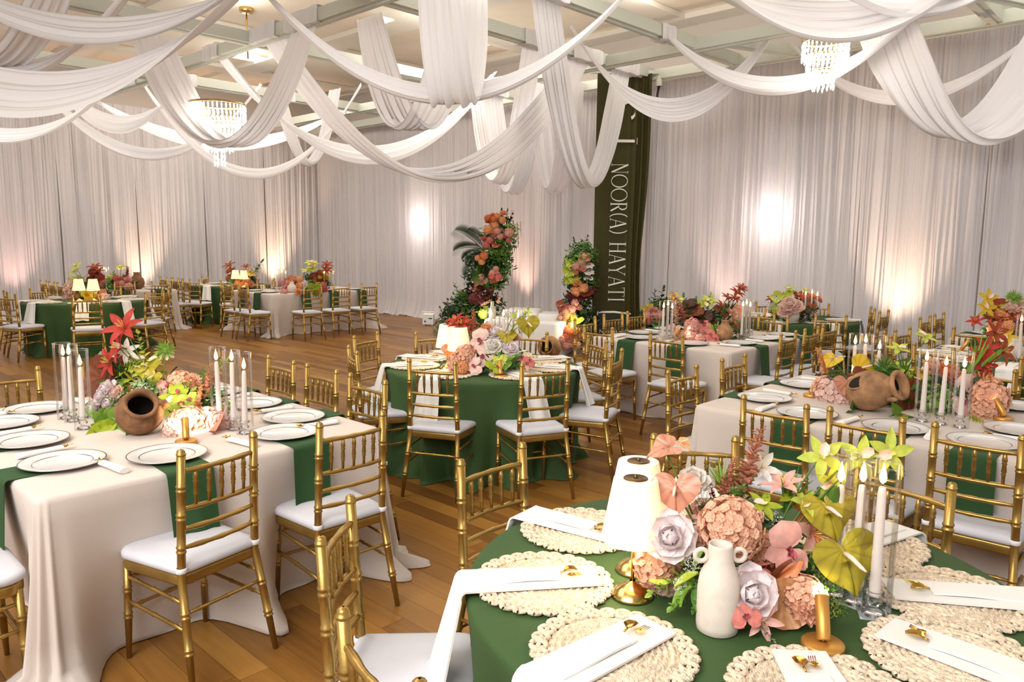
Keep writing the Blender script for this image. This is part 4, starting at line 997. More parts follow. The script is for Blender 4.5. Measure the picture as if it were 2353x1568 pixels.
for k, (c, r) in RND.items(): round_cloth(c, r, CL[k], k)

def centre(k):
    if k in RND: return RND[k][0]
    b = RECT[k]; return ((b[0] + b[2]) / 2, (b[1] + b[3]) / 2)
CH = {
 1: [(1.36, 2.97, (-.2, 1), 'near side left one, full seat showing, at the %s'), (2.0, 2.95, 'Y', 'near side right one of the %s'), (2.60, 3.73, '-X', 'right end nearest one of the %s'), (2.59, 4.23, '-X', 'right end middle one of the %s'), (2.58, 4.74, '-X', 'right end farthest one of the %s'),
     (1.2, 5.42, '-Y', 'far side left one of the %s'), (1.8, 5.42, '-Y', 'far side half hidden by flowers of the %s'), (.36, 3.52, 'X', 'cut by the left edge, only seat showing, at the %s')],
 2: [(3.40, 3.97, 0, 'back to the viewer, left of two fronting the %s'), (3.90, 3.40, 0, 'back to the viewer, right of two fronting the %s'), (4.48, 5.22, 0, 'facing the viewer behind the lamps of the %s'), (5.13, 4.66, 0, 'facing the viewer behind the flowers, right, at the %s'), (3.93, 5.46, 0, 'pulled well back at the left of the %s'), (3.34, 4.80, 0, 'seen from the side at the left of the %s'), (5.20, 3.96, 0, 'seen obliquely, farther right one at the %s'), (4.66, 3.37, 0, 'nearer right one with a full seat showing at the %s')],
 3: [(2.06, 2.02, 0, 'far side one standing clear on the boards at the %s'), (1.25, 1.86, 0, 'side-on at the left, farther one of the %s'), (.91, 1.20, 0, 'cut by the bottom edge, white seat showing, at the %s'), (2.83, 1.60, 0, 'behind the anthuriums of the %s'), (2.92, .82, 0, 'behind the lit tapers of the %s')],
 4: [(3.86, 1.71, 'X', 'near side left one of three at the %s'), (3.90, 1.26, 'X', 'near side middle one of three at the %s'), (3.92, .78, 'X', 'near side right one of three at the %s'), (4.39, 2.57, '-Y', 'left end nearer one of the %s'), (5.12, 2.58, '-Y', 'left end farther one of the %s'), (5.94, 1.72, '-X', 'far side one behind the yellow orchids of the %s'), (5.94, 1.18, '-X', 'far side one behind the peach hydrangea of the %s'), (5.94, .74, '-X', 'far side one at the right edge of the %s')],
 5: [(6.0, 3.72, 'X', 'fronting the %s with a green napkin behind its rails'), (6.0, 4.50, 'X', 'near side left one of the %s'), (6.53, 5.07, '-Y', 'left end nearest one of the %s'), (7.17, 5.16, '-Y', 'left end middle one of the %s'), (7.69, 5.2, '-Y', 'left end farthest one of the %s'), (6.92, 3.02, 'Y', 'right end nearest one of the %s'), (7.48, 3.03, 'Y', 'right end middle one of the %s'), (7.97, 3.04, 'Y', 'right end farthest one of the %s'), (8.28, 4.45, '-X', 'far side one of the %s')],
 6: [(8.84, 4.18, 0, 'back to the viewer, left of two fronting the %s'), (9.05, 3.42, 0, 'back to the viewer, right of two fronting the %s'), (10.45, 4.85, 0, 'far side left one against the drapes at the %s'), (10.68, 4.25, 0, 'far side right one against the drapes at the %s'), (10.15, 3.2, 0, 'side-on at the right, nearer of two at the %s'), (10.52, 3.46, 0, 'side-on at the right, farther of two at the %s'), (8.42, 3.82, 'X', 'just behind the %s, nearest to its near edge')],
 7: [(7.55, 2.28, 0, 'seen obliquely left, nearer one at the %s'), (8.12, 2.32, 0, 'seen obliquely left, farther one at the %s'), (6.97, 1.75, 0, 'low top rail in front, near side of the %s'), (6.82, .95, 0, 'near side right one of the %s')],
 8: [(9.72, 2.55, '-Y', 'left end one with slanted back at the %s'), (10.3, 2.55, '-Y', 'edge-on beside the drapes at the %s'), (8.72, 1.86, 'X', 'near side left one of the %s'), (8.76, 1.30, 'X', 'near side right one of the %s')],
 9: [(3.62, 11.72, 0, 'back squarely to the viewer, fronting the %s'), (2.92, 12.75, 0, 'at the left, nearer of two at the %s'), (3.05, 13.35, 0, 'at the left, farther of two at the %s'), (4.62, 11.95, 0, 'front right one of the %s'), (5.02, 12.55, 0, 'right side one of the %s'), (3.6, 13.85, 0, 'far side left one of the %s'), (4.6, 13.72, 0, 'far side right one of the %s')],
 10: [(4.32, 15.2, 'X', 'left side nearest of three at the %s'), (4.32, 15.7, 'X', 'left side middle of three at the %s'), (4.32, 16.2, 'X', 'left side farthest of three at the %s'), (5.1, 16.9, '-Y', 'far side one of the %s'), (5.2, 14.75, 'Y', 'near side left one of the %s'), (5.85, 14.75, 'Y', 'near side right one of the %s'), (6.55, 15.3, '-X', 'right end nearest one of the %s'), (6.55, 15.85, '-X', 'right end middle one of the %s'), (6.55, 16.4, '-X', 'right end farthest one of the %s')],
 11: [(6.62, 15.75, 0, 'leftmost edge-on one of the %s'), (6.58, 15.05, 0, 'left side one of the %s'), (7.02, 14.32, 0, 'back to the viewer, fronting the %s'), (7.45, 16.3, 0, 'far side left one of the %s'), (8.3, 16.0, 0, 'far side right one of the %s'), (8.25, 14.65, 0, 'right side one of the %s')],
 12: [(6.45, 12.62, 'X', 'left end nearer one of the %s'), (6.45, 13.2, 'X', 'left end farther one of the %s'), (7.38, 11.95, 'Y', 'near side left one of three at the %s'), (7.98, 11.95, 'Y', 'near side middle one of three at the %s'), (8.6, 11.95, 'Y', 'near side right one of three at the %s'), (7.6, 13.98, '-Y', 'far side left one of the %s'), (8.2, 13.98, '-Y', 'far side middle one of the %s'), (8.75, 13.98, '-Y', 'far side right one of the %s')],
}
SHT = {1: 'clay pot table', 2: 'middle green table', 3: 'nearest green table', 4: 'clay jug table', 5: 'beige banner table', 6: 'green curtain-side table', 7: 'red lily table', 8: 'plain beige table', 9: 'far left green table', 10: 'rear left beige table', 11: 'green corner table', 12: 'far beige table'}
DIR = {'X': (1, 0), '-X': (-1, 0), 'Y': (0, 1), '-Y': (0, -1)}
for k, lst in CH.items():
    for x, y, f, lb in lst:
        x, y = x * .963, y * .963
        if k == 1 and f == '-X': x = 2.54
        jx, jy = rnd.uniform(-.03, .03), rnd.uniform(-.03, .03)
        df = f if isinstance(f, tuple) else DIR.get(f)
        tg = (x + df[0] + jx, y + df[1] + jy) if df else (centre(k)[0] + jx * 2, centre(k)[1] + jy * 2)
        chair(x, y, tg, (lb % SHT[k]).replace('the the', 'the'), 'gold chairs at the ' + SHT[k])

ORD = ('first', 'second', 'third', 'fourth', 'fifth', 'sixth', 'seventh', 'eighth', 'ninth')
def setting(k, pts, side, sn, nap=True, roll=True):
    """plates along one side of a rectangular table; side = outward direction"""
    a = math.atan2(side[1], side[0]); rt = Vector((-side[1], side[0], 0)) * -1   # the diner's right hand, looking inwards
    rt = Vector((side[1], -side[0], 0)) * -1
    for i, (x, y) in enumerate(pts):
        w = '%s on the %s of the %s' % (ORD[i], sn, SHT[k]); ja = rnd.uniform(-.07, .07)
        if nap:
            o = green_napkin_proto((.02, -.03)[i % 2]); b_ = RECT[k]; ed = {(-1, 0): x - b_[0], (1, 0): b_[2] - x, (0, -1): y - b_[1], (0, 1): b_[3] - y}[side] - .198; ordinal(o, x + side[0] * ed, y + side[1] * ed, TZ + .001, a + ja * .6); tag(o, 'hanging green napkin, ' + w, 'napkin', 'green napkins on the ' + SHT[k])
        p = plate_proto(); ordinal(p, x, y, TZ + .006, rnd.random()); tag(p, 'white silver-rimmed plate, ' + w, 'plate', 'white charger plates')
        if roll:
            q = Vector((x, y, 0)) + rt * -.235 + Vector((*side, 0)) * .02; c = roll_proto(); ordinal(c, q.x, q.y, TZ + .001, a + math.pi + rnd.uniform(-.2, .2)); tag(c, 'white cutlery roll by the plate ' + w, 'cutlery', 'cutlery rolls')
setting(1, [(1.33, 3.37), (1.90, 3.36)], (0, -1), 'near side'); setting(1, [(.97, 3.57), (.97, 4.06), (.97, 4.54)], (-1, 0), 'left end')
setting(1, [(2.11, 3.63), (2.12, 4.10), (2.12, 4.58)], (1, 0), 'right end'); setting(1, [(1.2, 4.80), (1.8, 4.80)], (0, 1), 'far side')
setting(4, [(4.25, 1.70), (4.26, 1.23), (4.26, .82)], (-1, 0), 'near side'); setting(4, [(4.49, 2.07), (5.13, 2.08)], (0, 1), 'left end')
setting(4, [(5.38, 1.72), (5.38, 1.3), (5.38, .88)], (1, 0), 'far side'); setting(4, [(4.68, .75)], (0, -1), 'right end')
setting(5, [(6.45, 3.74), (6.45, 4.32)], (-1, 0), 'near side'); setting(5, [(6.84, 3.44), (7.35, 3.44), (7.82, 3.44)], (0, -1), 'right end'); setting(5, [(6.84, 4.55), (7.35, 4.55)], (0, 1), 'left end'); setting(5, [(7.83, 4.1)], (1, 0), 'far side')
setting(8, [(9.24, 1.85), (9.24, 1.35)], (-1, 0), 'near side'); setting(8, [(9.7, 1.93)], (0, 1), 'left end')
setting(10, [(5.1, 14.72), (5.75, 14.72)], (0, -1), 'near side', roll=False); setting(10, [(5.83, 15.0), (5.83, 15.5)], (1, 0), 'right end', roll=False)
setting(12, [(7.38, 12.42), (7.98, 12.42), (8.6, 12.42)], (0, -1), 'near side', roll=False); setting(12, [(6.94, 12.65), (6.94, 13.2)], (-1, 0), 'left end', roll=False); setting(12, [(7.6, 13.48), (8.2, 13.48)], (0, 1), 'far side', nap=False, roll=False)

def round_setting(k, angs, gold=True):
    (cx, cy), r = RND[k]
    for i, d in enumerate(angs):
        a = R(d); q = r - .215; x, y = cx + q * math.cos(a), cy + q * math.sin(a); w = '%s counted round the %s from its far edge' % (ORD[i], SHT[k])
        m = mat_proto(); ordinal(m, x, y, TZ + .001, rnd.random() * 6); tag(m, 'straw placemat, ' + w, 'placemat', 'straw placemats')
        j = rnd.uniform(-.12, .12); n = white_napkin_proto(rnd.randrange(3)); ordinal(n, x, y, TZ + .0155, a + j); tag(n, 'white napkin, ' + w, 'napkin', 'white napkins')
        if gold: c = pocket_cutlery_proto(); ordinal(c, x - .065 * math.cos(a), y - .065 * math.sin(a), TZ + .030, a + j + math.pi + .15); tag(c, 'gold cutlery tips, ' + w, 'cutlery', 'gold cutlery in white napkins')
round_setting(3, (38, 92, 136, 177, 225, -92, -56, -16)); round_setting(2, (75, 105, 145, 196, 252, -62, -18, 22))
round_setting(6, (75, 110, 185, 235, -65, 20), False); round_setting(7, (100, 140, 185, 225, 60)); round_setting(9, (75, 110, 165, 200, 248, -72, -35, 20), False); round_setting(11, (75, 110, 165, 210, 255, -65), False)

# ---------------- lamps and candles ----------------
def pz(x, y, z=TZ): return gp(x, y, z + .001)
lamp(pz(1452, 1370), 'brass table lamp with lit white pleated shade, nearer of two on the nearest green table'); lamp(pz(1459, 1312), 'brass table lamp with lit white pleated shade, farther of two on the nearest green table')
lamp(pz(1028, 847), 'brass table lamp with lit pleated shade, left of two on the middle green table', 1.6); lamp(pz(1055, 856), 'brass table lamp with lit pleated shade, right of two on the middle green table', 1.6)
lamp(gp(183, 693, TZ), 'small lit lamp, left of two on the far left green table', 1.5); lamp(gp(216, 693, TZ), 'small lit lamp, right of two on the far left green table', 1.5)
lamp(gp(542, 660, TZ), 'small lit lamp, left of two on the green corner table', 1.2); lamp(gp(561, 661, TZ), 'small lit lamp, right of two on the green corner table', 1.2)
puck(pz(1890, 1492), dp(1840, 1370, 2.15), 'gold spot lamp with tilted head on the nearest green table', 4)
puck(pz(428, 1020), dp(420, 965, 4.55), 'gold spot lamp lighting the peach hydrangea beside the clay pot', 16)
puck(pz(1150, 868), dp(1138, 825, 5.6), 'gold spot lamp lighting the pale orchids on the middle green table', 14)
puck(pz(1864, 912), dp(1912, 868, 4.9), 'gold spot lamp at the left of the clay jug table', 7); puck(pz(2305, 966), dp(2262, 920, 4.35), 'gold spot lamp beside the hydrangea at the right of the clay jug table', 7)
puck(pz(1548, 782), dp(1580, 762, 7.6), 'gold spot lamp on the beige table beside the banner', 4); puck(pz(1755, 732), dp(1788, 708, 10.2), 'gold spot lamp on the green table at the right curtains', 6)
puck(pz(2210, 810), dp(2290, 765, 6.8), 'gold spot lamp before the red lily arrangement', 5)
light('flower_glow', 'POINT', gp(200, 680, .92), 4, (1, .8, .45), .05)
def candles(px, k, wh, ks=(0, 1, 2)):
    for i, (x, y) in enumerate(px): candle(gp(x, y, TZ + .001), '%s of %s on the %s' % (ORD[i], wh, SHT[k]), ks[i % len(ks)], lean=rnd.uniform(-.02, .02))
candles([(152, 962), (168, 968), (192, 986)], 1, 'the left trio'); candles([(506, 975), (538, 988), (563, 996)], 1, 'the right trio')
candles([(2006, 1412), (1962, 1385), (1918, 1368)], 3, 'the three by the anthuriums', (1, 0, 2))
for i, (x, y) in enumerate(((2006, 1412), (1962, 1385))):
    mb = MB(); mb.box((0, 0, .004), (.075, .075, .007)); o = mb.build('acrylic_base', mat('acrylic_%d' % i, '#c9ced2', .15, trans=.2), loc=gp(x, y, TZ + .0005) + Vector((0, 0, -.0075)), rot=(0, 0, .5 + i), label='square clear acrylic base under the %s taper on the nearest green table' % ORD[i], cat='base')
candles([(2118, 968), (2160, 975), (2205, 982)], 4, 'the front trio', (0, 2, 2)); candles([(1958, 912), (1982, 915), (2012, 920)], 4, 'the back trio')
candles([(1128, 812), (1157, 812), (1188, 815)], 2, 'the three behind the flowers', (2, 2, 2))
candles([(1522, 788), (1532, 786), (1541, 785)], 5, 'the left trio'); candles([(1703, 782), (1712, 780), (1720, 778)], 5, 'the right trio')
candles([(1848, 742), (1862, 741), (1874, 740)], 6, 'the trio'); candles([(2340, 838), (2300, 800), (2335, 798)], 7, 'the three', (1, 2, 2))
candles([(236, 664), (241, 664), (247, 664), (276, 660), (284, 660)], 10, 'the five'); candles([(637, 672), (648, 671), (658, 670)], 12, 'the left trio'); candles([(746, 671), (756, 670), (766, 669)], 12, 'the right trio')

# ---------------- pots and vases ----------------
def lathe_thing(name, parts, p, label, cat, M=None):
    o = empty(name, p, label=label, cat=cat)
    for nm, prof, m_ in parts: mb = MB(); mb.lathe(prof, 32, 0, M); mb.build(nm, m_, o)
    return o
pc = dp(322, 968, (gp(322, 1005, TZ) - EYEP).dot(FW) + .05); toc = Vector((-pc.x, -pc.y, 0)).normalized()
ax = (toc * .78 + RT * .10 + Vector((0, 0, .62))).normalized(); Mp = Vector(ax).to_track_quat('Z', 'Y').to_matrix().to_4x4() @ T(0, 0, -.09)
PS = lambda l: [(a * .80, b * .80) for a, b in l]
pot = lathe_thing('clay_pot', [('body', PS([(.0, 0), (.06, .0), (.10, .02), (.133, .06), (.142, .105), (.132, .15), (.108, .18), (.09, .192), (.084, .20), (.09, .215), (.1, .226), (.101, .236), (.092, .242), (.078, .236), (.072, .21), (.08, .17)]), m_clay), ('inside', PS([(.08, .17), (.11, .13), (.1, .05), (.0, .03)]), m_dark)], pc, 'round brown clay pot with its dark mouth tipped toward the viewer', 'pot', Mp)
pot.location.z += max(0, TZ + .001 - min((pot.matrix_world @ Vector(v.co)).z + pc.z for v in KIDS[pot.name][0].data.vertices))
pot.location.z = TZ + .002 - min(v.co.z for v in KIDS[pot.name][0].data.vertices)
mb = MB(); mb.tube([Mp @ Vector(v) for v in ((.10, 0, .12), (.12, 0, .148), (.108, 0, .172), (.076, 0, .178))], [.016, .0145, .0145, .016], 8); mb.build('handle', m_clay, pot)

jc = gp(2012, 955, TZ); jc = dp(2015, 915, (jc - EYEP).dot(FW) + .06)
jx = (RT * .56 - FW * .80 + Vector((0, 0, .22))).normalized(); Mj = jx.to_track_quat('Z', 'Y').to_matrix().to_4x4() @ T(0, 0, -.02)
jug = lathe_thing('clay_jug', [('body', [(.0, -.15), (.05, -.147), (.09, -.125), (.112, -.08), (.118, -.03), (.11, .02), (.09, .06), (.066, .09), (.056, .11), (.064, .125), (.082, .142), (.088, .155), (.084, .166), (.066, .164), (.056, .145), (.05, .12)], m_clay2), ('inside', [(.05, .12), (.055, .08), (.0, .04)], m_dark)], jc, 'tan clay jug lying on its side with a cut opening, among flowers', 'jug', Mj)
jug.location.z = TZ + .002 - min(v.co.z for v in KIDS[jug.name][0].data.vertices)
dn = (-RT * .62 - FW * .62 + UP * .52).normalized(); cpt = Mj @ Vector((0, 0, -.055)); hp = cpt + dn * .104
Mh = aim(hp, dn, 0); 
ux = Mh.to_3x3().inverted() @ jx; Mh = Mh @ RZ(math.atan2(ux.y, ux.x) + .35)
mb = MB(); mb.grid([[Mh @ Vector((.066 * s_ * math.cos(t), .038 * s_ * math.sin(t), .0175 - .018 * math.cos(t) ** 2 * s_ * s_ - .006 * math.sin(t) ** 2 * s_ * s_)) for t in [2 * math.pi * k / 28 for k in range(28)]] for s_ in (1, .6, .05)], closed=True); mb.build('opening_shade_patch', m_dark, jug)  # dark disc on the closed body, painted as the shade within a hole
mb = MB(); mb.tube([Mh @ Vector((.067 * math.cos(t), .039 * math.sin(t), .0165 - .018 * math.cos(t) ** 2 - .006 * math.sin(t) ** 2)) for t in [2 * math.pi * k / 28 for k in range(29)]], .006, 6); mb.build('opening_rim', m_clay2, jug)
hd = (-FW * .75 - UP * .5 + RT * .2).normalized(); 
mb = MB(); q0 = Mj @ Vector((0, 0, .02)) + hd * .10; q1 = Mj @ Vector((0, 0, .115)) + hd * .05; mb.tube([q0, (q0 * .6 + q1 * .4) + hd * .03, (q0 * .25 + q1 * .75) + hd * .028, q1], [.016, .014, .014, .018], 8); mb.build('handle', m_clay2, jug)

vp = gp(1647, 1447, TZ + .001); vas = lathe_thing('ceramic_vase', [('body', [(.0, 0), (.046, 0), (.051, .004), (.053, .02), (.053, .11), (.048, .145), (.037, .172), (.031, .19), (.030, .222), (.0285, .228), (.0255, .226), (.025, .19)], m_cer), ('inside', [(.025, .19), (.03, .15), (0, .14)], m_dark)], vp, 'matt cream bottle vase with two ring handles on the nearest green table', 'vase')
for s_ in (-1, 1):
    mb = MB(); mb.tube([RT * (s_ * .0475 + .0155 * math.cos(t)) + Vector((0, 0, .198 + .0155 * math.sin(t))) for t in [2 * math.pi * k / 20 for k in range(21)]], .0062, 8, cap=False); mb.build('ring_handle', m_cer, vas)
SMALL = [(.0, 0), (.035, 0), (.06, .025), (.07, .06), (.062, .10), (.035, .13), (.028, .15), (.032, .165), (.026, .165), (.02, .14), (0, .12)]
def vase(px, py, s, m_, label, z=TZ, prof=SMALL):
    o = lathe_thing('vase', [('body', [(a * s, b * s) for a, b in prof], m_)], gp(px, py, z + .001), label, 'vase'); return o
vase(1664, 783, 1.25, m_clay2, 'small round tan clay vase on the beige table beside the banner'); vase(1818, 742, 1.35, m_cer, 'pale oval vase on the green table at the right curtains')
vase(671, 673, 1.2, m_cer, 'cream teardrop vase on the far beige table'); vase(2330, 828, 1.1, m_cer, 'white vase under the red lilies on the red lily table')
o = vase(316, 664, 1.9, m_clay, 'large dark clay jar on the beige table at far left')
BOT = [(a * .62, b * .62) for a, b in ((.0, 0), (.07, 0), (.085, .01), (.09, .15), (.08, .22), (.045, .29), (.04, .42), (.044, .43), (.034, .43), (.03, .3), (0, .28))]
o = lathe_thing('bottle_vase', [('body', BOT, m_cer)], dp(1131, 735, 11.98), 'tall cream bottle vase standing on the white bench', 'vase'); o.location.z = .522; 
jp = dp(1262, 800, 11.3); jp.z = .17; axj = (-RT * .35 - FW * .9 + Vector((0, 0, .1))).normalized()
o = lathe_thing('clay_jar', [('body', [(.0, -.16), (.1, -.15), (.16, -.08), (.175, 0), (.16, .08), (.12, .13), (.11, .16), (.125, .19), (.11, .195), (.09, .15)], m_clay2), ('inside', [(.09, .15), (.12, .05), (0, 0)], m_dark)], jp, 'clay jar lying on the floor at the right end of the white bench', 'jar', axj.to_track_quat('Z', 'Y').to_matrix().to_4x4())

# ---------------- table flowers ----------------
def C(px, py): return gp(px, py, TZ)
arrangement('lush arrangement with red amaryllis and brown leaf disc around the clay pot', C(375, 950), [
 ('li', 283, 752, .0, .20, 'red', dict(s=1, n=(-.1, .5, .8))), ('li', 272, 797, -.02, .17, 'red', dict(s=1, n=(-.6, .2, .6))), ('li', 252, 832, .02, .18, 'red', dict(s=1, n=(-.5, .3, .7))), ('li', 290, 805, .0, .13, 'white', dict(s=1, n=(.3, -.2, .7))),
 ('sg', 335, 830, .05, .2, 'ygreen', dict(tip=(318, 768))), ('po', 380, 806, .0, .13, 'lgreen', dict(s=1)), ('di', 236, 868, .05, .25, 'brown', dict(n=(-.45, .15, .9))), ('di', 262, 842, .10, .18, 'brown', dict(n=(-.2, .5, .9))),
 ('an', 338, 848, -.02, .17, 'olive'), ('an', 352, 868, -.06, .12, 'olive', dict(n=(-.3, .2, 1))), ('le', 335, 885, -.02, .2, 'olive', dict(tip=(275, 868))), ('cy', 318, 832, .04, .15, 'ygreen'), ('cy', 345, 835, .05, .15, 'lime'), ('le', 390, 870, .1, .12, 'dbrown', dict(tip=(398, 840))),
 ('ro', 247, 898, -.05, .125, 'mauve'), ('ro', 257, 927, -.10, .11, 'mauve'), ('ro', 219, 942, -.06, .12, 'mauve'), ('da', 303, 897, .0, .10, 'apricot'), ('da', 262, 880, .03, .10, 'blush'), ('hy', 305, 860, .06, .10, 'peach'),
 ('an', 362, 872, .02, .11, 'pink', dict(n=(-.2, .3, 1))), ('or_', 386, 885, -.05, .155, 'pink', dict(n=(0, .35, 1))), ('hy', 412, 878, .0, .14, 'peach'),
 ('cy', 402, 915, -.10, .16, 'lime'), ('or_', 418, 932, -.13, .15, 'lime', dict(n=(.2, .3, 1))), ('or_', 395, 945, -.12, .12, 'lime'),
 ('sp', 468, 930, -.03, .2, 'terra', dict(tip=(488, 835))), ('sp', 455, 955, -.09, .15, 'apricot', dict(tip=(462, 885))), ('sp', 475, 900, .05, .2, 'peach', dict(tip=(512, 826))),
 ('la', 320, 888, -.07, .11, 'white'), ('la', 348, 905, -.08, .11, 'white'), ('la', 282, 935, -.14, .09, 'white'), ('fe', 300, 915, -.06, .17, 'lgreen', dict(tip=(292, 880))), ('fe', 290, 940, -.1, .14, 'lgreen'), ('fe', 352, 912, -.05, .15, 'green'),
 ('hy', 432, 975, -.17, .20, 'peach'), ('hy', 400, 990, -.22, .13, 'blush'), ('hy', 482, 968, -.13, .17, 'blush'), ('hy', 508, 975, -.10, .13, 'blush'), ('le', 500, 950, -.12, .2, 'terra', dict(tip=(540, 990))),
 ('sg', 270, 955, -.12, .2, 'lgreen', dict(tip=(225, 985))), ('sg', 280, 975, -.14, .2, 'lgreen', dict(tip=(215, 950))), ('le', 275, 965, -.18, .2, 'lgreen', dict(tip=(252, 1005))), ('le', 262, 975, -.16, .2, 'lime', dict(tip=(202, 998))),
 ('sg', 450, 905, .04, .3, 'lgreen', dict(tip=(515, 832))), ('sg', 490, 930, -.02, .2, 'green', dict(tip=(520, 895))), ('sg', 480, 945, -.05, .2, 'green', dict(tip=(528, 935))), ('gr', 420, 920, .1, .3, 'green', dict(tip=(470, 850))),
 ('gr', 290, 890, .03, .3, 'dgreen', dict(tip=(283, 800))), ('le', 285, 905, .1, .3, 'grey', dict(tip=(262, 800))),
  ('an', 305, 838, .02, .14, 'lime'), ('an', 322, 850, .0, .13, 'ygreen'), ('le', 300, 860, .0, .2, 'ygreen', dict(tip=(330, 825))), ('le', 350, 860, .0, .2, 'olive', dict(tip=(378, 880))), ('ro', 235, 912, -.08, .10, 'mauve'), ('ro', 268, 905, -.08, .09, 'blush'), ('fe', 270, 945, -.12, .12, 'lgreen', dict(tip=(258, 965))), ('la', 335, 900, -.09, .12, 'white'), ('la', 300, 918, -.12, .1, 'white'),
 ('or_', 408, 905, -.10, .13, 'lime', dict(n=(.1, .5, .8))), ('or_', 432, 918, -.12, .12, 'ygreen', dict(n=(.3, .4, .8))), ('da', 440, 880, .0, .12, 'peach'), ('sp', 450, 930, -.06, .2, 'terra', dict(tip=(445, 870))), ('sg', 505, 960, -.06, .15, 'lgreen', dict(tip=(535, 915))), ('sg', 430, 890, .03, .2, 'lgreen', dict(tip=(480, 845))), ('sg', 350, 905, -.07, .15, 'green', dict(tip=(375, 895)))],
 [(330, 915, .06, .34, 'green'), (400, 930, .04, .32, 'dgreen'), (270, 925, .05, .28, 'green'), (460, 950, .02, .26, 'dgreen'), (320, 862, .06, .26, 'lime'), (350, 890, .03, .24, 'lgreen'), (425, 905, .0, .24, 'lgreen'), (470, 915, .02, .22, 'green'), (285, 890, .05, .24, 'lgreen')])

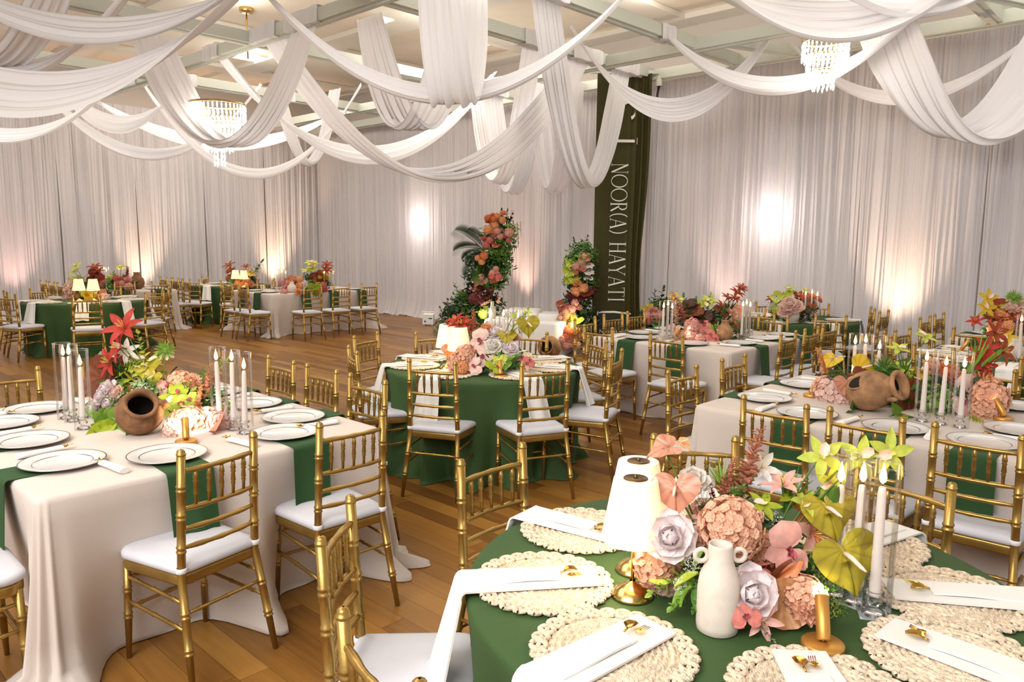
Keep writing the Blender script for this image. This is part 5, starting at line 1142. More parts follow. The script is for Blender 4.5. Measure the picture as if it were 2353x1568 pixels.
arrangement('large arrangement of mauve roses, peach hydrangea and green orchids around the ring-handled vase', C(1700, 1372), [
 ('an', 1553, 1130, -.06, .145, 'terra', dict(n=(-.35, .25, .9), tipdir=(.1, -1), s=1, sx=-.06)), ('an', 1527, 1030, .02, .12, 'terra', dict(n=(-.3, .9, .3), tipdir=(-1, -.5), s=1, sx=-.07)), ('an', 1570, 1020, .03, .06, 'apricot', dict(n=(.2, .8, .4))),
 ('ro', 1592, 1108, .04, .09, 'white'), ('ro', 1541, 1236, -.10, .125, 'mauve', dict(n=(-.3, .35, .9))), ('ro', 1724, 1365, -.20, .13, 'mauve', dict(n=(.05, .3, 1))), ('ro', 1600, 1222, -.04, .09, 'blush'), ('ro', 1622, 1180, .02, .09, 'blush'),
 ('hy', 1680, 1215, -.10, .18, 'peach'), ('hy', 1505, 1300, -.03, .13, 'peach'), ('hy', 1530, 1330, .02, .12, 'blush'), ('hy', 1760, 1275, -.02, .14, 'peach'), ('hy', 1845, 1372, -.17, .12, 'peach'),
 ('sp', 1690, 1160, .04, .2, 'terra', dict(tip=(1748, 985))), ('sp', 1650, 1150, .02, .2, 'terra', dict(tip=(1690, 1050))), ('sp', 1640, 1155, .03, .1, 'rust', dict(tip=(1632, 1105))),
 ('fe', 1735, 1165, .02, .13, 'lgreen', dict(tip=(1745, 1110))), ('fe', 1700, 1150, .05, .12, 'green'), ('la', 1612, 1150, -.02, .10, 'white'), ('la', 1770, 1190, -.02, .07, 'white'), ('la', 1872, 1290, -.05, .09, 'ygreen'), ('la', 1885, 1340, -.08, .09, 'ygreen'), ('la', 1905, 1395, -.10, .08, 'ygreen'), ('la', 1930, 1395, -.08, .06, 'lgreen'),
 ('cy', 1890, 1050, .0, 0.119, 'ygreen', dict(n=(-.2, .25, .9), s=1, sx=.05, arc=.1)), ('cy', 1978, 1052, .0, 0.119, 'ygreen', dict(n=(-.1, .4, .9), s=1, sx=.05, arc=.12)), ('cy', 2042, 1042, -.02, 0.128, 'ygreen', dict(n=(.1, .15, .9), s=1, sx=.05, arc=.14)), ('cy', 1905, 1110, .0, 0.102, 'ygreen', dict(n=(.2, -.1, .9))),
 ('cy', 1755, 1162, -.02, 0.093, 'lime'), ('cy', 1850, 1155, -.02, 0.102, 'ygreen'), ('cy', 1820, 1140, .03, 0.102, 'lime'), ('li', 1800, 1112, .02, .11, 'pink', dict(n=(-.3, .9, .2))), ('li', 1872, 1228, -.02, .15, 'pink', dict(n=(.4, .2, .8))), ('li', 1750, 1075, .06, .1, 'white', dict(n=(.2, .5, .7))), ('li', 1860, 1185, .02, .13, 'orange', dict(n=(.2, .4, .6))), ('or_', 1898, 1205, .0, .07, 'yellow'),
 ('or_', 1812, 1262, -.10, .16, 'pink', dict(n=(.25, .1, 1), tipdir=(.2, -1))), ('le', 1770, 1290, -.1, .1, 'rosepink', dict(tip=(1715, 1310))), ('or_', 1735, 1330, -.12, .1, 'rosepink'),
 ('an', 1905, 1180, -.04, .17, 'olive', dict(n=(.1, .35, .9), tipdir=(.2, -1), s=1, arc=.06)), ('an', 1948, 1290, -.10, .21, 'olive', dict(n=(.15, .2, 1), tipdir=(.25, -1), s=1, arc=.10)),
 ('sg', 1600, 1320, -.14, .15, 'lgreen', dict(tip=(1545, 1395))), ('sg', 1600, 1300, -.12, .15, 'lgreen', dict(tip=(1500, 1360))), ('sg', 1590, 1290, -.06, .12, 'lime', dict(tip=(1600, 1240))), ('sg', 1610, 1330, -.17, .12, 'green', dict(tip=(1595, 1400))), ('le', 1570, 1290, -.04, .1, 'ygreen', dict(tip=(1512, 1268))), ('le', 1600, 1335, -.15, .1, 'lgreen', dict(tip=(1530, 1390))), ('le', 1605, 1320, -.16, .1, 'lime', dict(tip=(1545, 1335))), ('le', 1598, 1310, -.13, .1, 'lgreen', dict(tip=(1605, 1262))), ('le', 1600, 1345, -.17, .1, 'green', dict(tip=(1602, 1405))), ('le', 1590, 1350, -.17, .1, 'lgreen', dict(tip=(1552, 1385))), ('le', 1575, 1300, -.1, .1, 'lgreen', dict(tip=(1560, 1255))), ('le', 1540, 1330, -.1, .1, 'ygreen', dict(tip=(1492, 1345))), ('la', 1565, 1345, -.15, .05, 'white'), ('la', 1590, 1300, -.14, .05, 'white'), ('le', 1590, 1240, .0, .1, 'dgreen', dict(tip=(1585, 1185))),
 ('di', 1800, 1385, -.18, .13, 'tan', dict(n=(0, .1, 1))), ('di', 1790, 1325, -.08, .11, 'brown', dict(n=(.1, .4, .9))), ('le', 1770, 1340, -.14, .1, 'orange', dict(tip=(1850, 1305))), ('le', 1775, 1350, -.15, .1, 'brown', dict(tip=(1800, 1275))), ('li', 1750, 1425, -.22, .09, 'pink'), ('or_', 1715, 1420, -.24, .08, 'rosepink'), ('da', 1852, 1395, -.19, .11, 'peach'),
 ('sg', 1735, 1420, -.22, .08, 'grey', dict(tip=(1775, 1470))), ('gr', 1800, 1180, .03, .16, 'green', dict(tip=(1850, 1080))), ('sg', 1830, 1200, .03, .15, 'green', dict(tip=(1880, 1130))), ('fe', 1880, 1370, -.12, .08, 'green'), ('le', 1850, 1230, .0, .12, 'green', dict(tip=(1930, 1120))),
 ('gr', 1660, 1130, .05, .12, 'lgreen', dict(tip=(1655, 1045)))],
 [(1690, 1330, .0, .22, 'dgreen'), (1620, 1300, .0, .18, 'dgreen'), (1790, 1300, .02, .22, 'green'), (1720, 1230, .04, .2, 'dgreen'), (1860, 1290, .03, .16, 'green'), (1780, 1390, -.08, .16, 'dgreen')])

arrangement('pale orchids and white roses with red lilies behind two pleated lamps', C(1130, 858), [
 ('or_', 1106, 783, -.05, .20, 'blush', dict(n=(-.1, .2, 1), tipdir=(.2, -1))), ('or_', 1112, 822, -.10, .17, 'blush', dict(n=(-.2, .2, 1))), ('or_', 1092, 842, -.14, .15, 'blush'), ('or_', 1095, 812, -.08, .13, 'blush'),
 ('ro', 1137, 768, .0, .13, 'mauve'), ('ro', 1134, 797, -.10, .125, 'white'), ('ro', 1172, 802, -.08, .125, 'mauve'), ('an', 1164, 772, -.05, .17, 'olive', dict(s=1)), ('an', 1213, 748, -.05, .20, 'olive', dict(n=(.4, .1, .9), tipdir=(.1, -1), s=1, arc=.18)),
 ('sg', 1175, 770, .0, .2, 'ygreen', dict(tip=(1185, 722))), ('sg', 1190, 760, .02, .2, 'ygreen', dict(tip=(1212, 712))), ('cy', 1178, 728, .0, 0.068, 'ygreen', dict(s=1)), ('cy', 1211, 718, .0, 0.076, 'ygreen', dict(s=1, arc=.1)),
 ('li', 1060, 745, .05, .17, 'red', dict(s=1)), ('li', 1047, 735, .08, .14, 'red', dict(s=1)), ('li', 1076, 746, .05, .15, 'rust', dict(s=1)), ('sp', 1082, 780, .04, .2, 'terra', dict(tip=(1088, 712))), ('sp', 1092, 775, .02, .2, 'terra', dict(tip=(1100, 745))),
 ('hy', 1068, 818, -.06, .18, 'peach'), ('hy', 1050, 835, -.06, .16, 'peach'), ('hy', 1062, 845, -.10, .13, 'apricot'), ('an', 1030, 806, .0, .13, 'orange', dict(n=(-.5, .2, .8))), ('li', 1055, 800, .0, .14, 'orange'), ('da', 1118, 758, .03, .12, 'apricot'), ('da', 1180, 778, .03, .11, 'peach'),
 ('an', 1135, 838, -.16, .13, 'lime'), ('an', 1150, 828, -.15, .12, 'ygreen'), ('or_', 1142, 845, -.18, .10, 'lime'), ('an', 1160, 838, -.14, .11, 'lgreen'), ('le', 1150, 850, -.12, .2, 'lgreen', dict(tip=(1178, 812))), ('le', 1160, 845, -.10, .2, 'green', dict(tip=(1195, 808))), ('le', 1130, 855, -.16, .15, 'lime', dict(tip=(1120, 838))), ('sg', 1165, 845, -.1, .15, 'green', dict(tip=(1205, 835))),
 ('or_', 1197, 825, -.08, .11, 'rosepink'), ('or_', 1216, 832, -.08, .11, 'rosepink'), ('or_', 1208, 840, -.1, .09, 'pink'), ('gr', 1085, 820, .05, .2, 'dgreen', dict(tip=(1080, 770)))],
 [(1130, 815, .05, .34, 'dgreen'), (1090, 825, .04, .28, 'dgreen'), (1165, 820, .04, .28, 'green')])

arrangement('long arrangement of peach hydrangea, yellow-green orchids and red lilies around the clay jug', C(2090, 935), [
 ('hy', 1912, 905, .18, .25, 'blush'), ('hy', 1935, 918, .10, .16, 'blush'), ('hy', 1895, 895, .2, .16, 'peach'), ('an', 1946, 886, -.02, .17, 'terra', dict(n=(-.15, .15, 1), tipdir=(0, -1))), ('sp', 1905, 872, .15, .2, 'apricot', dict(tip=(1878, 802))), ('sp', 1910, 860, .15, .2, 'terra', dict(tip=(1895, 820))),
 ('an', 1912, 828, .1, .14, 'yellow', dict(s=1, sx=-.3)), ('an', 1985, 850, .1, .22, 'yellow', dict(n=(0, .5, .8), tipdir=(1, -.3))), ('an', 1972, 868, .05, .17, 'brown', dict(n=(.2, .5, .8), tipdir=(.6, -1))), ('an', 1998, 868, .07, .14, 'terra', dict(n=(.2, .5, .8))), ('po', 2034, 852, .08, .20, 'green'), ('fe', 1938, 868, .1, .14, 'green'),
 ('cy', 2064, 802, .05, 0.136, 'ygreen', dict(s=1, sx=-.05)), ('cy', 2125, 775, .05, 0.144, 'ygreen', dict(s=1, sx=-.02)), ('cy', 2072, 845, .05, 0.128, 'ygreen', dict(s=1)), ('cy', 2100, 872, .0, 0.120, 'lime'), ('or_', 2115, 858, .02, .13, 'yellow'), ('or_', 2105, 885, .0, .12, 'lime'), ('gr', 2075, 870, .05, .2, 'green', dict(tip=(2090, 800))), ('fe', 2090, 895, .02, .15, 'green'),
 ('da', 2140, 850, .0, .16, 'peach'), ('da', 2178, 868, -.06, .20, 'orange'), ('da', 2165, 855, .02, .15, 'peach'), ('or_', 2228, 895, -.16, .20, 'blush', dict(n=(0, .15, 1))), ('or_', 2212, 930, -.2, .17, 'blush'), ('or_', 2205, 905, -.15, .15, 'blush'), ('or_', 2228, 945, -.22, .11, 'pink'), ('da', 2255, 880, -.14, .18, 'apricot'), ('hy', 2272, 918, -.22, .24, 'peach'), ('hy', 2262, 945, -.25, .18, 'peach'), ('hy', 2245, 865, -.08, .14, 'peach'),
 ('li', 2290, 764, -.1, .145, 'rust', dict(s=1, sx=.35, n=(.1, .2, .9))), ('li', 2266, 800, -.12, .145, 'red', dict(s=1, sx=.32, n=(-.3, .2, .8))), ('li', 2308, 808, -.12, .145, 'rust', dict(s=1, sx=.35, n=(.3, .1, .9))), ('li', 2252, 822, -.14, .145, 'red', dict(s=1, sx=.3, n=(-.6, .1, .6))), ('li', 2266, 842, -.16, .145, 'red', dict(s=1, sx=.3, n=(.2, -.2, .9))), ('gr', 2222, 866, -.12, .3, 'lgreen', dict(tip=(2300, 775))), ('gr', 2230, 860, -.12, .3, 'grey', dict(tip=(2262, 832))),
 ('di', 2092, 912, -.05, .23, 'brown', dict(n=(.2, .1, 1))), ('le', 2050, 955, -.12, .2, 'lgreen', dict(tip=(2110, 935))), ('le', 2060, 960, -.15, .2, 'lime', dict(tip=(2095, 962))), ('sg', 2130, 950, -.18, .2, 'lgreen', dict(tip=(2175, 905))), ('bu', 2160, 930, -.14, .22, 'lgreen'), ('sg', 2225, 955, -.26, .1, 'lime', dict(tip=(2255, 968))), ('le', 1960, 945, .0, .1, 'green', dict(tip=(1945, 925)))],
 [(1945, 895, .16, .3, 'dgreen'), (2010, 895, .12, .32, 'dgreen'), (2090, 905, .06, .34, 'green'), (2160, 910, -.02, .36, 'green'), (2235, 905, -.08, .36, 'dgreen')])

arrangement('arrangement with terracotta spikes, brown leaves and pink orchids beside the olive banner', C(1620, 778), [
 ('sp', 1565, 755, .05, .3, 'terra', dict(tip=(1545, 672))), ('sp', 1575, 755, .0, .3, 'terra', dict(tip=(1562, 695))), ('sp', 1560, 745, .0, .3, 'peach', dict(tip=(1550, 690))), ('cy', 1549, 680, .05, .12, 'yellow', dict(s=1)), ('cy', 1562, 690, .05, .12, 'ygreen', dict(s=1)), ('sg', 1575, 735, .05, .3, 'green', dict(tip=(1572, 682))), ('sg', 1590, 730, .05, .3, 'green', dict(tip=(1598, 688))),
 ('di', 1592, 718, .0, .24, 'brown'), ('di', 1612, 730, -.05, .22, 'dbrown'), ('di', 1585, 700, .05, .16, 'dbrown'), ('di', 1655, 718, .02, .18, 'brown'), ('di', 1632, 735, -.04, .15, 'brown'), ('cy', 1620, 700, .02, .2, 'lime'), ('cy', 1630, 690, .05, .18, 'ygreen'), ('sg', 1625, 730, .05, .3, 'lgreen', dict(tip=(1632, 680))), ('sg', 1640, 745, -.05, .3, 'green', dict(tip=(1668, 715))), ('sg', 1650, 750, -.05, .3, 'green', dict(tip=(1672, 735))),
 ('li', 1702, 664, .05, .13, 'rust', dict(s=1)), ('li', 1694, 673, .05, .15, 'red', dict(s=1)), ('li', 1708, 660, .05, .11, 'red', dict(s=1)), ('li', 1690, 686, .05, .13, 'red', dict(s=1)), ('li', 1672, 684, .05, .13, 'rust', dict(s=1)), ('gr', 1668, 725, .05, .3, 'dgreen', dict(tip=(1692, 680))), ('li', 1660, 703, .1, .15, 'rust', dict(s=1)),
 ('an', 1697, 712, .05, .2, 'orange', dict(tipdir=(0, -1))), ('da', 1680, 730, .0, .2, 'peach'), ('da', 1692, 758, .0, .17, 'orange'), ('da', 1688, 745, .0, .15, 'apricot'), ('hy', 1598, 762, -.15, .26, 'pink'), ('hy', 1582, 768, -.15, .2, 'peach'), ('hy', 1615, 772, -.16, .18, 'pink'), ('or_', 1616, 748, -.14, .17, 'rosepink'), ('or_', 1630, 770, -.2, .15, 'rosepink'), ('or_', 1642, 780, -.22, .13, 'rosepink'), ('an', 1550, 755, -.1, .14, 'pink'), ('an', 1645, 762, -.16, .2, 'lgreen'), ('an', 1655, 758, -.14, .16, 'lime')],
 [(1590, 745, .05, .42, 'dgreen'), (1635, 745, .05, .42, 'dgreen'), (1675, 755, .04, .34, 'green')], split=True)

arrangement('orange and lime bouquet in a pale oval vase against the right curtains', C(1822, 742), [
 ('an', 1800, 678, .0, .26, 'lime'), ('an', 1785, 685, .0, .2, 'ygreen'), ('li', 1775, 687, .05, .15, 'rust'), ('li', 1834, 680, .0, .19, 'rust', dict(s=1)), ('cy', 1850, 668, .05, .13, 'ygreen', dict(s=1)), ('cy', 1815, 664, .05, .15, 'ygreen', dict(s=1)), ('sp', 1808, 695, .05, .3, 'terra', dict(tip=(1812, 665))), ('ro', 1814, 700, -.15, .2, 'blush'), ('ro', 1828, 704, -.15, .19, 'blush'), ('ro', 1803, 715, -.12, .17, 'blush'),
 ('hy', 1785, 700, .0, .24, 'white'), ('hy', 1792, 715, -.05, .2, 'ygreen'), ('da', 1848, 697, .05, .24, 'orange'), ('da', 1868, 692, .1, .22, 'orange'), ('da', 1838, 720, .0, .2, 'apricot'), ('da', 1855, 716, .05, .17, 'peach'), ('sg', 1835, 700, 0, .2, 'dgreen', dict(tip=(1825, 672))), ('an', 1862, 682, .1, .17, 'orange')],
 [(1800, 715, .1, .4, 'dgreen'), (1840, 715, .1, .4, 'dgreen')], split=True)

arrangement('fiery arrangement of rust disc leaves, yellow orchids and red lilies', C(2338, 815), [
 ('di', 2305, 725, .05, .32, 'rust', dict(n=(0, .4, .9))), ('da', 2320, 742, .0, .28, 'orange'), ('da', 2300, 745, -.05, .24, 'apricot'), ('hy', 2335, 725, .0, .26, 'blush'), ('hy', 2350, 710, .05, .2, 'blush'), ('cy', 2270, 685, .0, .17, 'yellow', dict(s=1, n=(0, .1, 1))), ('cy', 2267, 708, .0, .17, 'yellow', dict(s=1, n=(-.1, .1, 1))), ('cy', 2300, 712, .05, .17, 'yellow'), ('cy', 2318, 705, .05, .17, 'lime'), ('po', 2330, 684, .0, .17, 'lgreen', dict(s=1)),
 ('li', 2242, 738, .0, .13, 'red', dict(s=1)), ('li', 2272, 728, .0, .15, 'rust', dict(s=1)), ('li', 2296, 725, .0, .13, 'rust', dict(s=1)), ('cy', 2310, 775, -.1, .24, 'yellow'), ('cy', 2330, 790, -.1, .2, 'lime'), ('da', 2345, 770, -.05, .2, 'orange'), ('hy', 2340, 800, -.1, .24, 'blush'), ('an', 2322, 815, -.15, .17, 'lgreen'), ('sg', 2290, 760, 0, .2, 'green', dict(tip=(2262, 725))), ('li', 2345, 740, -.05, .2, 'rust')],
 [(2320, 765, .08, .4, 'green'), (2350, 770, .08, .4, 'dgreen')], split=True)

arrangement('glowing arrangement with lime leaves and blush roses at the far left green table', gp(205, 688, TZ), [
 ('cy', 175, 612, .0, .2, 'ygreen', dict(s=1)), ('cy', 172, 625, .0, .2, 'ygreen', dict(s=1)), ('an', 185, 640, .1, .3, 'lime'), ('an', 172, 640, .1, .24, 'lime'), ('li', 218, 614, .0, .2, 'rust', dict(s=1)), ('li', 226, 622, .0, .18, 'rust', dict(s=1)), ('da', 218, 636, .0, .28, 'rust'), ('da', 228, 650, .0, .22, 'terra'), ('ro', 160, 662, -.1, .2, 'blush'), ('ro', 163, 674, -.1, .2, 'blush'), ('ro', 156, 685, -.1, .17, 'blush'), ('or_', 168, 650, -.05, .2, 'blush'),
 ('hy', 175, 672, -.05, .2, 'apricot'), ('an', 195, 668, -.1, .24, 'ygreen'), ('an', 208, 674, -.15, .22, 'ygreen'), ('hy', 205, 684, -.2, .22, 'yellow'), ('da', 228, 675, -.1, .2, 'apricot'), ('hy', 240, 685, -.1, .17, 'blush'), ('sp', 235, 670, 0, .2, 'terra', dict(tip=(232, 635)))], [(185, 668, .1, .46, 'green'), (215, 668, .1, .46, 'dgreen')], split=True)
arrangement('arrangement with lime leaves and a dark red spike behind the far left green table', gp(275, 668, TZ), [
 ('an', 255, 640, .0, .34, 'lime'), ('an', 262, 655, .0, .28, 'ygreen'), ('cy', 278, 615, .0, .2, 'ygreen', dict(s=1)), ('sp', 288, 655, .0, .3, 'rust', dict(tip=(293, 612))), ('sp', 282, 660, .0, .3, 'rust', dict(tip=(283, 630))), ('hy', 290, 652, -.1, .28, 'pink'), ('hy', 272, 645, -.1, .24, 'rosepink'), ('da', 268, 650, .0, .22, 'rust'), ('sg', 270, 650, 0, .3, 'green', dict(tip=(262, 625)))], [(265, 655, .1, .5, 'green'), (288, 658, .1, .42, 'dgreen')], split=True)
arrangement('orange lit arrangement with red lilies near the room corner', gp(558, 657, TZ), [
 ('hy', 555, 650, -.2, .3, 'orange'), ('hy', 570, 652, -.2, .26, 'apricot'), ('hy', 545, 655, -.2, .2, 'apricot'), ('da', 532, 632, .0, .3, 'orange'), ('da', 540, 640, .0, .24, 'terra'), ('li', 526, 610, .0, .24, 'rust', dict(s=1)), ('li', 532, 622, .0, .2, 'red', dict(s=1)), ('an', 576, 627, .0, .26, 'yellow'), ('an', 566, 622, .0, .2, 'apricot'), ('sg', 575, 635, 0, .3, 'green', dict(tip=(602, 602))), ('li', 565, 612, .0, .17, 'rust', dict(s=1)), ('sp', 590, 655, 0, .2, 'terra', dict(tip=(598, 640))), ('le', 536, 655, -.1, .2, 'green', dict(tip=(525, 640)))], [(552, 645, .1, .5, 'green'), (572, 645, .1, .4, 'dgreen')], split=True)
arrangement('arrangement of coral hydrangea and tall lime orchids on the far beige table', gp(705, 671, TZ), [
 ('hy', 655, 655, -.1, .26, 'pink'), ('hy', 665, 648, -.05, .24, 'terra'), ('hy', 682, 650, -.1, .28, 'apricot'), ('hy', 684, 664, -.15, .26, 'apricot'), ('hy', 658, 668, -.15, .22, 'pink'), ('ro', 696, 655, -.1, .2, 'mauve'), ('cy', 712, 604, .0, .2, 'ygreen', dict(s=1)), ('cy', 722, 606, .0, .18, 'yellow', dict(s=1)), ('cy', 705, 622, .0, .24, 'ygreen', dict(s=1)), ('cy', 716, 618, .0, .24, 'lime', dict(s=1)), ('sg', 710, 655, 0, .3, 'green', dict(tip=(700, 632))), ('sg', 715, 655, 0, .3, 'green', dict(tip=(722, 628))),
 ('da', 730, 638, .0, .28, 'rust'), ('di', 733, 648, -.05, .24, 'brown'), ('da', 742, 635, .0, .24, 'yellow'), ('li', 752, 608, .0, .2, 'rust', dict(s=1)), ('li', 751, 621, .0, .22, 'rust', dict(s=1)), ('hy', 724, 664, -.15, .28, 'lime'), ('hy', 742, 662, -.1, .2, 'rosepink'), ('an', 708, 650, -.05, .24, 'green')], [(680, 655, .1, .46, 'dgreen'), (715, 652, .1, .5, 'green'), (738, 655, .1, .4, 'dgreen')], split=True)

# ---------------- flower pillars and floor planting around the bench ----------------
pl = dp(1100, 790, 12.6); pl.z = 0
arrangement('tall flower pillar with palm fronds and orange blooms at the left of the white bench', pl, [
 ('fr', 1110, 575, 0, 1, 'dgreen', dict(tip=(1048, 505))), ('fr', 1110, 572, .05, 1, 'dgreen', dict(tip=(1030, 555))), ('fr', 1112, 585, -.05, 1, 'dgreen', dict(tip=(1045, 640))), ('fr', 1115, 580, -.1, 1, 'dgreen', dict(tip=(1075, 645))), ('fr', 1112, 590, -.12, 1, 'dgreen', dict(tip=(1115, 650))), ('fr', 1115, 570, .1, 1, 'dgreen', dict(tip=(1078, 512))), ('fr', 1115, 580, -.1, 1, 'dgreen', dict(tip=(1052, 600))), ('fr', 1120, 590, -.15, 1, 'green', dict(tip=(1090, 672))), ('fr', 1112, 575, -.05, 1, 'dgreen', dict(tip=(1045, 585))),
 ('hy', 1130, 512, -.2, .24, 'orange'), ('hy', 1132, 528, -.25, .26, 'apricot'), ('hy', 1128, 502, -.2, .2, 'orange'), ('da', 1151, 499, -.2, .24, 'apricot'), ('hy', 1142, 540, -.25, .22, 'pink'), ('sp', 1115, 560, -.2, .3, 'rosepink', dict(tip=(1113, 530))), ('hy', 1118, 556, -.25, .22, 'rosepink'), ('hy', 1145, 535, -.2, .2, 'pink'), ('hy', 1168, 545, -.2, .2, 'rosepink'), ('hy', 1170, 535, -.2, .17, 'pink'), ('an', 1139, 563, -.28, .2, 'rust'),
 ('sg', 1150, 520, 0, .4, 'dgreen', dict(tip=(1152, 484))), ('sg', 1165, 515, 0, .4, 'dgreen', dict(tip=(1166, 484))), ('sg', 1165, 520, 0, .4, 'dbrown', dict(tip=(1178, 488))), ('vi', 1172, 520, -.1, .4, 'lgreen', dict(tip=(1173, 635))), ('vi', 1155, 545, -.2, .4, 'lgreen', dict(tip=(1160, 595))), ('vi', 1145, 555, -.25, .4, 'green', dict(tip=(1148, 620))), ('vi', 1165, 540, -.2, .4, 'green', dict(tip=(1168, 600))), ('vi', 1188, 510, -.05, .4, 'olive', dict(tip=(1190, 570))), ('vi', 1196, 508, -.05, .4, 'olive', dict(tip=(1198, 545))), ('vi', 1180, 506, -.05, .4, 'olive', dict(tip=(1182, 545))),
 ('hy', 1105, 595, -.25, .2, 'apricot'), ('hy', 1112, 588, -.25, .15, 'orange'), ('hy', 1108, 645, -.25, .22, 'pink'), ('hy', 1137, 640, -.28, .24, 'rosepink'), ('hy', 1138, 625, -.28, .18, 'pink'), ('sp', 1090, 680, -.2, .4, 'terra', dict(tip=(1092, 640))), ('sp', 1093, 665, -.2, .4, 'terra', dict(tip=(1098, 625))), ('di', 1095, 690, -.25, .28, 'plum'), ('sp', 1100, 705, -.3, .3, 'pink', dict(tip=(1130, 690))), ('sp', 1140, 700, -.3, .3, 'pink', dict(tip=(1152, 678))), ('sg', 1065, 690, -.1, .4, 'green', dict(tip=(1045, 655))), ('fr', 1075, 690, -.1, .4, 'green', dict(tip=(1050, 662))), ('sg', 1150, 700, -.2, .4, 'green', dict(tip=(1165, 695))), ('vi', 1150, 655, -.25, .4, 'lgreen', dict(tip=(1158, 690))),
 ('sg', 1030, 720, -.1, .4, 'dbrown', dict(tip=(1028, 690))), ('sg', 1025, 735, -.1, .4, 'dgreen', dict(tip=(1012, 708))), ('gr', 1020, 760, -.2, .4, 'grey', dict(tip=(1000, 735))), ('gr', 1010, 765, -.25, .4, 'grey', dict(tip=(990, 750))), ('fr', 1040, 740, -.15, .4, 'dgreen', dict(tip=(1020, 700))), ('cy', 1108, 720, -.35, .2, 'lime'), ('hy', 1110, 722, -.4, .17, 'ygreen'), ('an', 1122, 712, -.35, .2, 'lgreen')],
 [(1150, 515, .05, .42, 'dgreen'), (1135, 540, 0, .5, 'green'), (1158, 555, 0, .5, 'green'), (1130, 580, 0, .52, 'green'), (1165, 530, -.05, .4, 'lgreen'), (1150, 585, -.05, .4, 'green'), (1150, 610, .0, .5, 'green'), (1140, 640, -.05, .5, 'green'), (1128, 615, .0, .55, 'dgreen'), (1100, 600, .05, .5, 'dgreen'), (1095, 640, .05, .5, 'dgreen'), (1118, 645, .0, .55, 'dgreen'), (1110, 675, .0, .6, 'plum'), (1090, 700, 0, .65, 'dgreen'), (1125, 700, .0, .6, 'dgreen'), (1060, 715, 0, .6, 'dgreen'), (1045, 740, 0, .6, 'dgreen'), (1085, 735, .0, .6, 'green'), (1110, 735, .0, .5, 'dgreen'), (1025, 755, -.1, .44, 'grey'), (1150, 580, -.05, .36, 'lgreen'), (1070, 690, .1, .5, 'green')], split=True, name='flower_pillar', group='flower pillars beside the bench')
pr = dp(1335, 795, 12.0); pr.z = 0
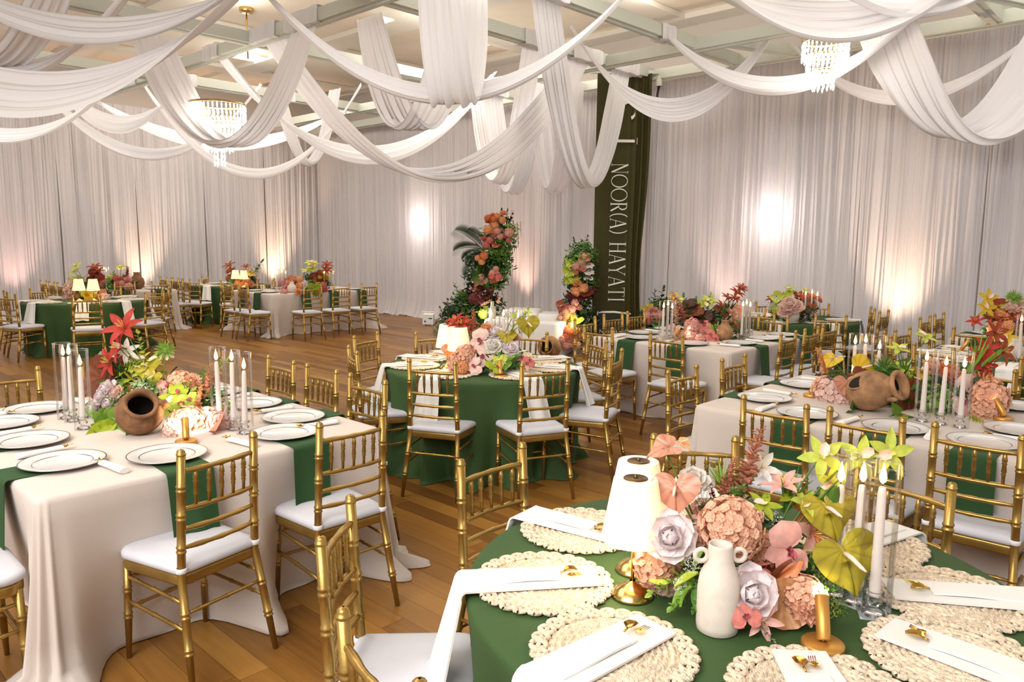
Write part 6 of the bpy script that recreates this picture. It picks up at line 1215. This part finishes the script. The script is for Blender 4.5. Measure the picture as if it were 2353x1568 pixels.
arrangement('shorter flower pillar with peach blooms between the white bench and the olive banner', pr, [
 ('sg', 1325, 580, 0, .4, 'dgreen', dict(tip=(1318, 550))), ('sg', 1345, 580, 0, .4, 'dgreen', dict(tip=(1350, 545))), ('an', 1312, 605, -.2, .26, 'lime'), ('an', 1310, 625, -.22, .3, 'lime'), ('an', 1318, 640, -.22, .26, 'ygreen'), ('an', 1308, 645, -.2, .22, 'lime'), ('ro', 1343, 592, -.2, .2, 'peach'), ('hy', 1333, 612, -.25, .24, 'pink'), ('hy', 1328, 622, -.25, .18, 'rosepink'), ('or_', 1353, 610, -.2, .2, 'white'), ('or_', 1354, 625, -.2, .2, 'white'), ('or_', 1352, 640, -.2, .17, 'white'), ('hy', 1330, 662, -.25, .28, 'apricot'), ('di', 1335, 680, -.2, .34, 'plum'), ('di', 1345, 672, -.2, .28, 'brown'), ('di', 1320, 685, -.2, .24, 'plum'), ('an', 1292, 705, -.2, .26, 'rust', dict(n=(-.3, .3, .7))),
 ('hy', 1322, 705, -.3, .24, 'pink'), ('hy', 1310, 718, -.3, .24, 'peach'), ('hy', 1305, 730, -.3, .2, 'apricot'), ('hy', 1295, 728, -.25, .2, 'pink'), ('hy', 1292, 765, -.4, .28, 'rosepink'), ('hy', 1308, 758, -.4, .28, 'apricot'), ('hy', 1312, 775, -.45, .28, 'orange'), ('hy', 1300, 785, -.45, .26, 'pink'), ('hy', 1322, 768, -.4, .24, 'apricot'), ('hy', 1285, 778, -.4, .22, 'rosepink'), ('hy', 1318, 788, -.45, .22, 'peach'), ('an', 1325, 735, -.35, .24, 'lime'), ('gr', 1295, 760, -.3, .4, 'green', dict(tip=(1272, 740))), ('gr', 1300, 755, -.3, .4, 'green', dict(tip=(1285, 732))), ('fr', 1335, 740, -.1, .4, 'dgreen', dict(tip=(1365, 705)))],
 [(1340, 575, 0, .44, 'green'), (1328, 600, -.1, .4, 'lgreen'), (1348, 590, -.05, .4, 'green'), (1322, 650, -.05, .4, 'green'), (1348, 650, -.05, .4, 'green'), (1300, 745, -.15, .45, 'green'), (1330, 595, 0, .46, 'green'), (1345, 610, 0, .46, 'dgreen'), (1335, 640, 0, .48, 'dgreen'), (1340, 665, 0, .5, 'plum'), (1330, 690, 0, .52, 'dgreen'), (1325, 720, 0, .56, 'dgreen'), (1310, 745, -.1, .54, 'green'), (1330, 770, -.1, .6, 'dgreen'), (1345, 740, 0, .55, 'dgreen'), (1318, 610, -.05, .34, 'lgreen')], split=True, name='flower_pillar', group='flower pillars beside the bench')
pf = dp(1512, 755, 11.8); pf.z = 0
arrangement('low bed of pink blooms and greenery against the curtains right of the banner', pf, [
 ('hy', 1496, 722, -.2, .24, 'pink'), ('hy', 1508, 724, -.2, .26, 'pink'), ('hy', 1500, 734, -.2, .2, 'rosepink'), ('an', 1488, 708, -.1, .24, 'olive'), ('sg', 1505, 720, 0, .4, 'dgreen', dict(tip=(1505, 672))), ('sg', 1515, 720, 0, .4, 'dgreen', dict(tip=(1524, 665))), ('sg', 1498, 720, 0, .4, 'green', dict(tip=(1492, 690))), ('fr', 1520, 730, 0, .4, 'dgreen', dict(tip=(1530, 675))), ('an', 1510, 745, -.25, .24, 'green')],
 [(1500, 735, 0, .6, 'dgreen'), (1520, 725, .05, .6, 'dgreen'), (1515, 705, .1, .4, 'green')], split=True, name='flower_bed', group='floor planting')
for px, py, d, e in ((1110, 722, 12.0, 9), (1322, 742, 11.5, 8)): light('flower_spot', 'POINT', dp(px, py, d), e, (1, .9, .5), .04)
